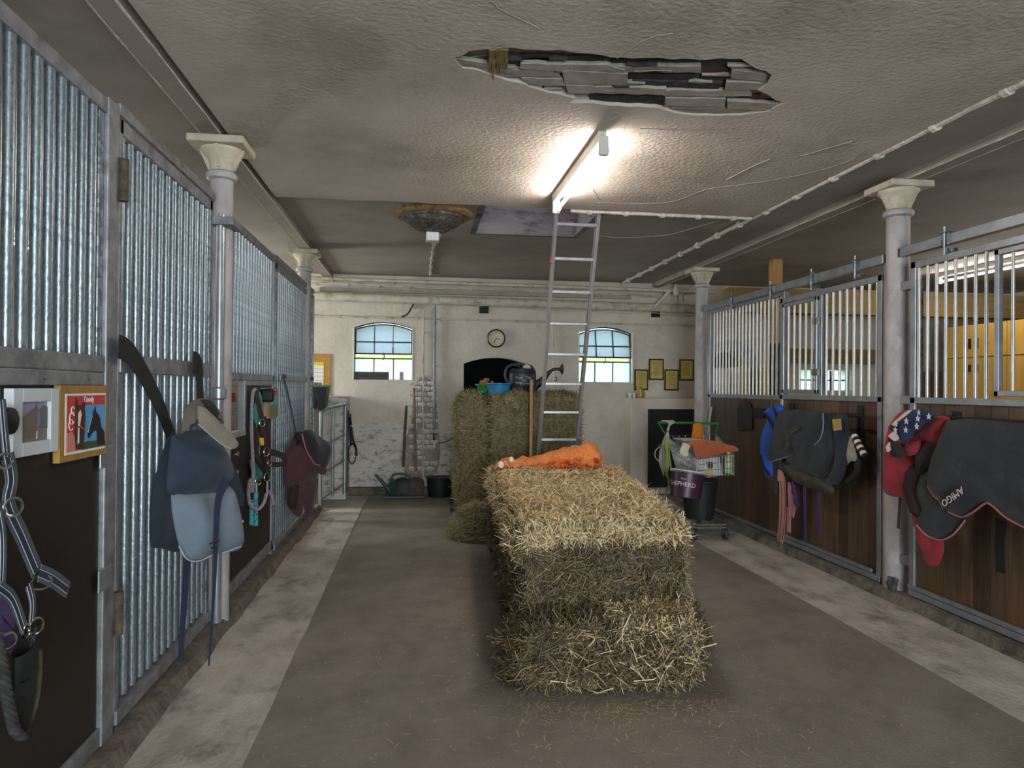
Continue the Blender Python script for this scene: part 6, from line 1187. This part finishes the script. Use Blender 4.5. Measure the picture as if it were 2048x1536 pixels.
# loads in the basket
t = thing('storage_box', 'grey plastic box standing in the trolley basket', 'box'); a = at(1352, 895, 1, 7.75); box('body', (a.x, 7.55, 0.83), (a.x + 0.22, 7.8, 0.98), 'crate_grey', t, bevel=0.01); box('lid', (a.x - 0.01, 7.54, 0.98), (a.x + 0.23, 7.81, 1.0), 'white_plastic', t, bevel=0.005)
tag(cloth('cloth', [(1386, 848), (1404, 849), (1406, 885), (1404, 900), (1380, 900), (1384, 870)], 1, 7.72, -1, 'orange_cloth', bulge=0.02, fold=0.008, freq=40), 'bright orange cloth hanging from the trolley handle', 'cloth')
tag(cloth('towel', [(1373, 886), (1385, 881), (1425, 881), (1445, 887), (1468, 892), (1476, 898), (1474, 903), (1452, 904), (1440, 908), (1405, 915), (1392, 915), (1386, 895)], 1, 7.1, -1, 'rust_towel', bulge=0.035, fold=0.008, freq=25, ang=20), 'rust coloured towel laid over the trolley basket', 'towel')
tag(cloth('cloth', [(1366, 885), (1380, 890), (1377, 900), (1374, 913), (1360, 906), (1362, 895)], 1, 7.12, -1, 'cream_cloth', bulge=0.025, fold=0.004), 'cream folded cloth at the left of the rust towel', 'cloth')
t = thing('plastic_bag', 'white feed bag inside the front of the trolley basket', 'bag'); cloth('bag', [(1393, 920), (1410, 914), (1436, 914), (1444, 945), (1440, 952), (1396, 951)], 1, 7.2, -1, 'bag_white', t, bulge=0.03, fold=0.008, freq=40); cloth('print', [(1414, 938), (1424, 937), (1425, 950), (1415, 950)], 1, 7.165, -1, 'label_yellow', t, bulge=0.003, fold=0, step=0.02); cloth('print', [(1413, 925), (1424, 924), (1426, 935), (1416, 936)], 1, 7.165, -1, 'rug_olive', t, bulge=0.003, fold=0, step=0.02)
t = thing('spray_bottle', 'pale green bottle with white cap at the trolley front corner', 'bottle'); a = at(1457, 949, 1, 7.22)
MB().lathe([(0.04, 0), (0.042, 0.01), (0.042, 0.13), (0.035, 0.155), (0.016, 0.175), (0.016, 0.185)], 16, Matrix.Translation((a.x, 7.22, 0.665))).build('body', 'bottle_green', t, smooth=True); MB().lathe([(0.018, 0.185), (0.018, 0.215), (0.012, 0.23), (0, 0.232)], 12, Matrix.Translation((a.x, 7.22, 0.665))).build('cap', 'cream_cloth', t, smooth=True)
t = thing('cable_coil', 'bundled white cable hanging on the left end of the trolley handle', 'cable')
for k in range(10): cord([(1322 + k * 1.2, 842), (1334 + k * 1.6, 843), (1338 - k * 0.3, 856), (1329 + k * 1.0, 875), (1323 + k * 0.9, 893), (1320 + k * 1.6, 905), (1319 + k * 2.2, 925 + (k % 3) * 3), (1324 + k * 1.2, 940 + (k % 4) * 4)], 1, 7.86 - (k % 3) * 0.014, 0.008, 'cable_white', t, 'cable')
cord([(1322, 892), (1312, 900), (1310, 912), (1317, 922), (1328, 925)], 1, 7.84, 0.006, 'cable_white', t, 'cable'); box('tie', tuple(at(1319, 894, 1, 7.83)), tuple(at(1331, 889, 1, 7.83) + Vector((0, 0.05, 0))), 'strap_grey', t)
t = thing('lead_strap', 'lime green webbing strap hanging down the left side of the trolley', 'strap'); strap([(1332, 880), (1334, 910), (1333, 935), (1335, 955)], 1, 7.6, 0.024, 'lime', t, -1); strap([(1337, 875), (1338, 905), (1342, 938)], 1, 7.62, 0.018, 'lime', t, -1); strap([(1336, 955), (1338, 975), (1336, 985)], 1, 7.6, 0.016, 'lime', t, -1)
tag(tube('hose', smoothpts(pl([(1416, 870), (1421, 825), (1425, 815), (1430, 830), (1432, 848)], 1, 8.35), 6), 0.014, 'cable_white'), 'pale bent hose standing behind the trolley handle', 'hose')
# cups and jug on the pier
zt = at(1262, 796, 1, 10.15).z
for i, px_ in enumerate((1260, 1268)):
    a = at(px_, 790, 1, 10.25); tag(MB().lathe([(0.02, 0), (0.028, 0.075), (0.025, 0.075), (0.018, 0.006), (0, 0.006)], 14, Matrix.Translation((a.x, 10.25, zt))).build('cup', 'white_plastic', smooth=True), ('left', 'right')[i] + ' white paper cup on the cream pier', 'cup', 'cups on the pier')
t = thing('jug', 'brown bulbous jug with pale stripe on the cream pier', 'jug'); a = at(1280, 785, 1, 10.28)
MB().lathe([(0.06, 0), (0.078, 0.03), (0.08, 0.06), (0.06, 0.11), (0.035, 0.15), (0.03, 0.17), (0, 0.17)], 20, Matrix.Translation((a.x, 10.28, zt))).build('body', 'frame_wood', t, smooth=True); MB().ribbon([(a.x - 0.02, 10.197, zt + 0.02), (a.x - 0.02, 10.195, zt + 0.06), (a.x - 0.018, 10.23, zt + 0.13)], 0.02, (0, -1, 0), 0.004).build('stripe', 'cream_cloth', t)
# ================================================================= left back corner
t = thing('tube_gate', 'galvanised tube gate in front of the whitewashed half wall', 'gate'); A = Vector((-1.205, 9.16, 0)); Bq = Vector((at(690, 900, 1, 9.86).x, 9.86, 0)); za, zb_ = 1.22, 1.28
for p, z0, z1, r_ in ((A, 0.03, za, 0.022), (A.lerp(Bq, 0.48), 0.12, 1.22, 0.017), (Bq, 0.1, zb_, 0.026)): MB().tube([p + Vector((0, 0, z0)), p + Vector((0, 0, z1))], r_, 10).build('upright', 'galv_smooth', t, smooth=True)
MB().tube([A + Vector((0, 0, za)), A.lerp(Bq, 0.2) + Vector((0, 0, za + 0.05)), Bq + Vector((0, 0, zb_ + 0.03))], 0.022, 10).build('top_tube', 'galv_smooth', t, smooth=True)
for h in (0.85, 0.5, 0.18): MB().tube([A + Vector((0, 0, h - 0.06)), Bq + Vector((0, 0, h + 0.05))], 0.012, 8).build('cross_tube', 'galv_smooth', t, smooth=True)
t = thing('planter', 'black planter box with green rim hung beyond the left bars', 'planter'); a = at(632, 772, 1, 9.25); b = at(655, 820, 1, 9.25)
mb = MB(); x0, x1, z0, z1 = a.x, b.x, b.z, a.z; mb.v = [(x0 + 0.03, 9.2, z0), (x1 - 0.04, 9.2, z0), (x1 - 0.04, 9.5, z0), (x0 + 0.03, 9.5, z0), (x0, 9.15, z1), (x1, 9.15, z1), (x1, 9.55, z1), (x0, 9.55, z1)]; mb.f = [(3, 2, 1, 0), (0, 1, 5, 4), (1, 2, 6, 5), (2, 3, 7, 6), (3, 0, 4, 7), (4, 5, 6, 7)]; mb.build('body', 'planter', t, bevel=0.006); box('rim', (x0 - 0.01, 9.14, z1 - 0.012), (x1 + 0.01, 9.56, z1 + 0.012), 'planter_rim', t, bevel=0.004); box('hanger', (x0 - 0.03, 9.2, z0 + 0.02), (x0 + 0.01, 9.26, z1), 'black_iron', t)
t = thing('stall_post', 'slim galvanised post at the far end of the left bar fronts', 'post', 'left stall posts'); box('post', (XL - 0.05, 8.9, 0.0), (XL + 0.0, 8.96, 2.66), 'galv', t, bevel=0.004); box('arm', (XL - 0.05, 8.96, 1.3), (XL + 0.0, 9.22, 1.36), 'galv', t)
tag(box('stall_sidewall', (XL - 0.09, 9.22, 0.0), (XL - 0.03, 9.94, 1.6), 'wall_white'), 'whitewashed side wall behind the tube gate', 'wall')
t = thing('bridle', 'black leather bridle hanging on the half wall edge', 'bridle'); y_ = 9.93; hook = at(697, 832, 1, y_)
for q, w_ in (([(699, 832), (702, 850), (706, 880), (712, 898), (713, 912)], 0.03), ([(699, 835), (700, 860), (702, 890)], 0.03), ([(702, 888), (697, 900), (698, 920), (704, 928), (710, 920), (711, 905)], 0.016), ([(700, 890), (708, 888), (713, 900)], 0.02)): strap(q, 1, y_, w_, 'strap_black', t, -1)
ring(703, 852, 1, y_ - 0.01, 0.012, 0.003, t); ring(709, 912, 1, y_ - 0.01, 0.012, 0.003, t); box('hook', (hook.x - 0.05, y_ - 0.03, hook.z - 0.03), (hook.x + 0.035, y_ + 0.02, hook.z + 0.03), 'black_iron', t, bevel=0.01); box('board', (at(693, 900, 1, 9.96).x, 9.93, 0.1), (at(697, 900, 1, 9.96).x, 9.97, 1.22), 'handle_dark', t)
t = thing('watering_can', 'dark green watering can standing at the back wall', 'watering can', 'watering cans'); a = at(797, 980, 1, 10.25); ax_, ay_ = a.x, 10.22
MB().lathe([(0.125, 0), (0.135, 0.01), (0.135, 0.2), (0.11, 0.23), (0.1, 0.235), (0, 0.235)], 24, Matrix.Translation((ax_, ay_, 0.0)), sy=0.75).build('body', 'green_can', t, smooth=True)
MB().tube(smoothpts([(ax_ - 0.1, ay_, 0.21), (ax_ - 0.08, ay_, 0.29), (ax_, ay_, 0.315), (ax_ + 0.1, ay_, 0.30), (ax_ + 0.17, ay_, 0.24), (ax_ + 0.165, ay_, 0.14), (ax_ + 0.12, ay_, 0.08)], 5), 0.015, 10).build('handle', 'green_can', t, smooth=True); sp = [(ax_ - 0.11, ay_, 0.06), (ax_ - 0.2, ay_, 0.17), (ax_ - 0.33, ay_, 0.31)]; MB().tube(smoothpts(sp, 4), [0.05, 0.045, 0.038, 0.032, 0.026, 0.023, 0.02, 0.018, 0.017], 10).build('spout', 'green_can', t, smooth=True)
def shovel(label, px0, py0, px1, py1, m, bm_, grp):
    t = thing('shovel', label, 'shovel', grp); a = at(px0, py0, 1, 10.44); b = at(px1, py1, 1, 10.14)
    MB().tube([a, b.lerp(a, 0.05)], 0.017, 10).build('handle', m, t, smooth=True)
    mb = MB(); n = 9; rows = [(0.0, 0.03, 0.0), (0.03, 0.10, 0.012), (0.08, 0.12, 0.02), (0.22, 0.12, 0.01), (0.26, 0.1, 0.0)]
    d = Vector((0, -0.18, -1)).normalized(); tp = b + Vector((0, 0, 0.0)); tp.z = 0.275
    for s_, hw_, dp in rows:
        for j in range(n): u = j / (n - 1) * 2 - 1; mb.v.append(tuple(tp + d * s_ + Vector((u * hw_, -dp * (1 - u * u) - 0.01, 0))))
    k = len(mb.v); mb.v += [(x, y + 0.006, z) for x, y, z in mb.v]
    for i in range(len(rows) - 1):
        for j in range(n - 1): q = i * n + j; mb.f += [(q, q + 1, q + n + 1, q + n), (q + k, q + n + k, q + n + 1 + k, q + 1 + k)]
    mb.build('blade', bm_, t, smooth=True)
shovel('shovel with brown handle and dark red blade by the brick chase', 828, 776, 832, 950, 'handle_wood', 'shovel_red', 'shovels at the back wall'); shovel('dark handled shovel leaning behind the green watering can', 813, 812, 806, 940, 'handle_dark', 'black_iron', 'shovels at the back wall')
t = thing('floor_tray', 'flat dark tray lying before the watering can', 'tray'); a = at(808, 984, 2, 0.03); box('tray', (a.x - 0.28, 9.92, 0.001), (a.x + 0.3, 10.08, 0.02), 'dark_tub', t, bevel=0.004); box('edge', (a.x - 0.28, 9.92, 0.02), (a.x + 0.3, 9.935, 0.04), 'green_can', t)
a = at(879, 980, 1, 10.2); tub('tub', 'black rubber tub standing at the back wall', a.x, 10.18, 0.0, 0.16, 0.185, 0.27, 'dark_tub', group='tubs at the back wall')
a = at(920, 980, 1, 10.1); t = tub('tub', 'yellow bucket half hidden behind the hay', a.x, 10.1, 0.0, 0.12, 0.145, 0.34, 'yellow_tub', group='tubs at the back wall'); MB().box((a.x - 0.1, 10.1 - 0.142, 0.1), (a.x + 0.03, 10.1 - 0.12, 0.18)).build('label', 'strap_navy', t)
tube('bail', smoothpts([(a.x - 0.14, 10.08, 0.33), (a.x - 0.1, 10.0, 0.42), (a.x - 0.02, 9.98, 0.4)], 5), 0.006, 'strap_grey', t)
t = thing('feed_bucket', 'small black bucket on the floor by the hay heap', 'bucket', 'buckets'); MB().lathe([(0.09, 0), (0.115, 0.15), (0.108, 0.15), (0.085, 0.01), (0, 0.01)], 18, Matrix.Translation((0.50, 8.9, 0))).build('body', 'black_plastic', t, smooth=True)
t = thing('wall_hook', 'round coat hook with two eyes on the back wall', 'hook'); p = at(837, 777, 1, WY - 0.03); ring(837, 777, 1, WY - 0.03, 0.03, 0.008, t, 'pipe_paint'); ring(837, 777, 1, WY - 0.03, 0.014, 0.006, t, 'pipe_paint'); MB().tube([p, Vector((p.x, WY, p.z))], 0.008, 6).build('pin', 'rusty', t)
t = thing('wall_socket', 'small black framed socket on the back wall behind the spout', 'socket'); a = at(1110, 758, 1, WY); box('frame', (a.x - 0.03, WY - 0.02, a.z - 0.03), (a.x + 0.03, WY - 0.001, a.z + 0.03), 'black_plastic', t); box('switch', (a.x - 0.015, WY - 0.024, a.z - 0.015), (a.x + 0.015, WY - 0.019, a.z + 0.015), 'white_plastic', t)
# pale shelf, cupboards and boxes in the aisle behind the right fixed bars
a = at(1418, 755, 1, WY - 0.3); tag(box('shelf_board', (AX0 - 0.24, WY - 0.3, 1.50), (AX0 + 0.3, WY - 0.021, 1.54), 'strap_grey'), 'dark grey shelf edge behind the right fixed bars', 'shelf')
for i, (x0, x1, y0, y1, m, lb) in enumerate(((1446, 1478, 736, 800, 'cream_glaze', 'cream cupboard behind the right fixed bars'), (1480, 1500, 733, 762, 'gold_paper', 'yellowish panel behind the right fixed bars'), (1518, 1536, 735, 800, 'gold_paper', 'tall yellowish panel next to the timber post'))):
    A = at(x0, y1, 1, 10.0); B = at(x1, y0, 1, 10.0); t = thing('cupboard', lb, 'cupboard', 'cupboards behind the right bars'); box('body', (A.x, 10.0, 0.02), (B.x, 10.35, B.z), m, t, bevel=0.005); box('door_gap', ((A.x + B.x) / 2 - 0.004, 9.996, 0.1), ((A.x + B.x) / 2 + 0.004, 10.0, B.z - 0.05), 'ink_dark', t)
# ================================================================= put every origin at its thing's base
bpy.context.view_layer.update()
def bb(o, acc):
    if o.type == 'MESH':
        for c in o.bound_box: acc.append(o.matrix_world @ Vector(c))
    for ch in o.children: bb(ch, acc)
for o in list(COL.objects):
    if o.parent is None and o.type in ('EMPTY', 'MESH') and '_placed' not in o and o.name.split('.')[0] not in ('camera',):
        acc = []; bb(o, acc)
        if not acc: continue
        mn = Vector([min(p[i] for p in acc) for i in range(3)]); mx = Vector([max(p[i] for p in acc) for i in range(3)])
        base = Vector(((mn.x + mx.x) / 2, (mn.y + mx.y) / 2, mn.z)); dlt = base - o.location
        if o.type == 'MESH':
            if o.data.users > 1 or o.rotation_euler.z: continue
            o.data.transform(Matrix.Translation(-dlt))
        o.location = base
        for ch in o.children: ch.location = ch.location - dlt
for o in COL.objects:
    if '_placed' in o: del o['_placed']
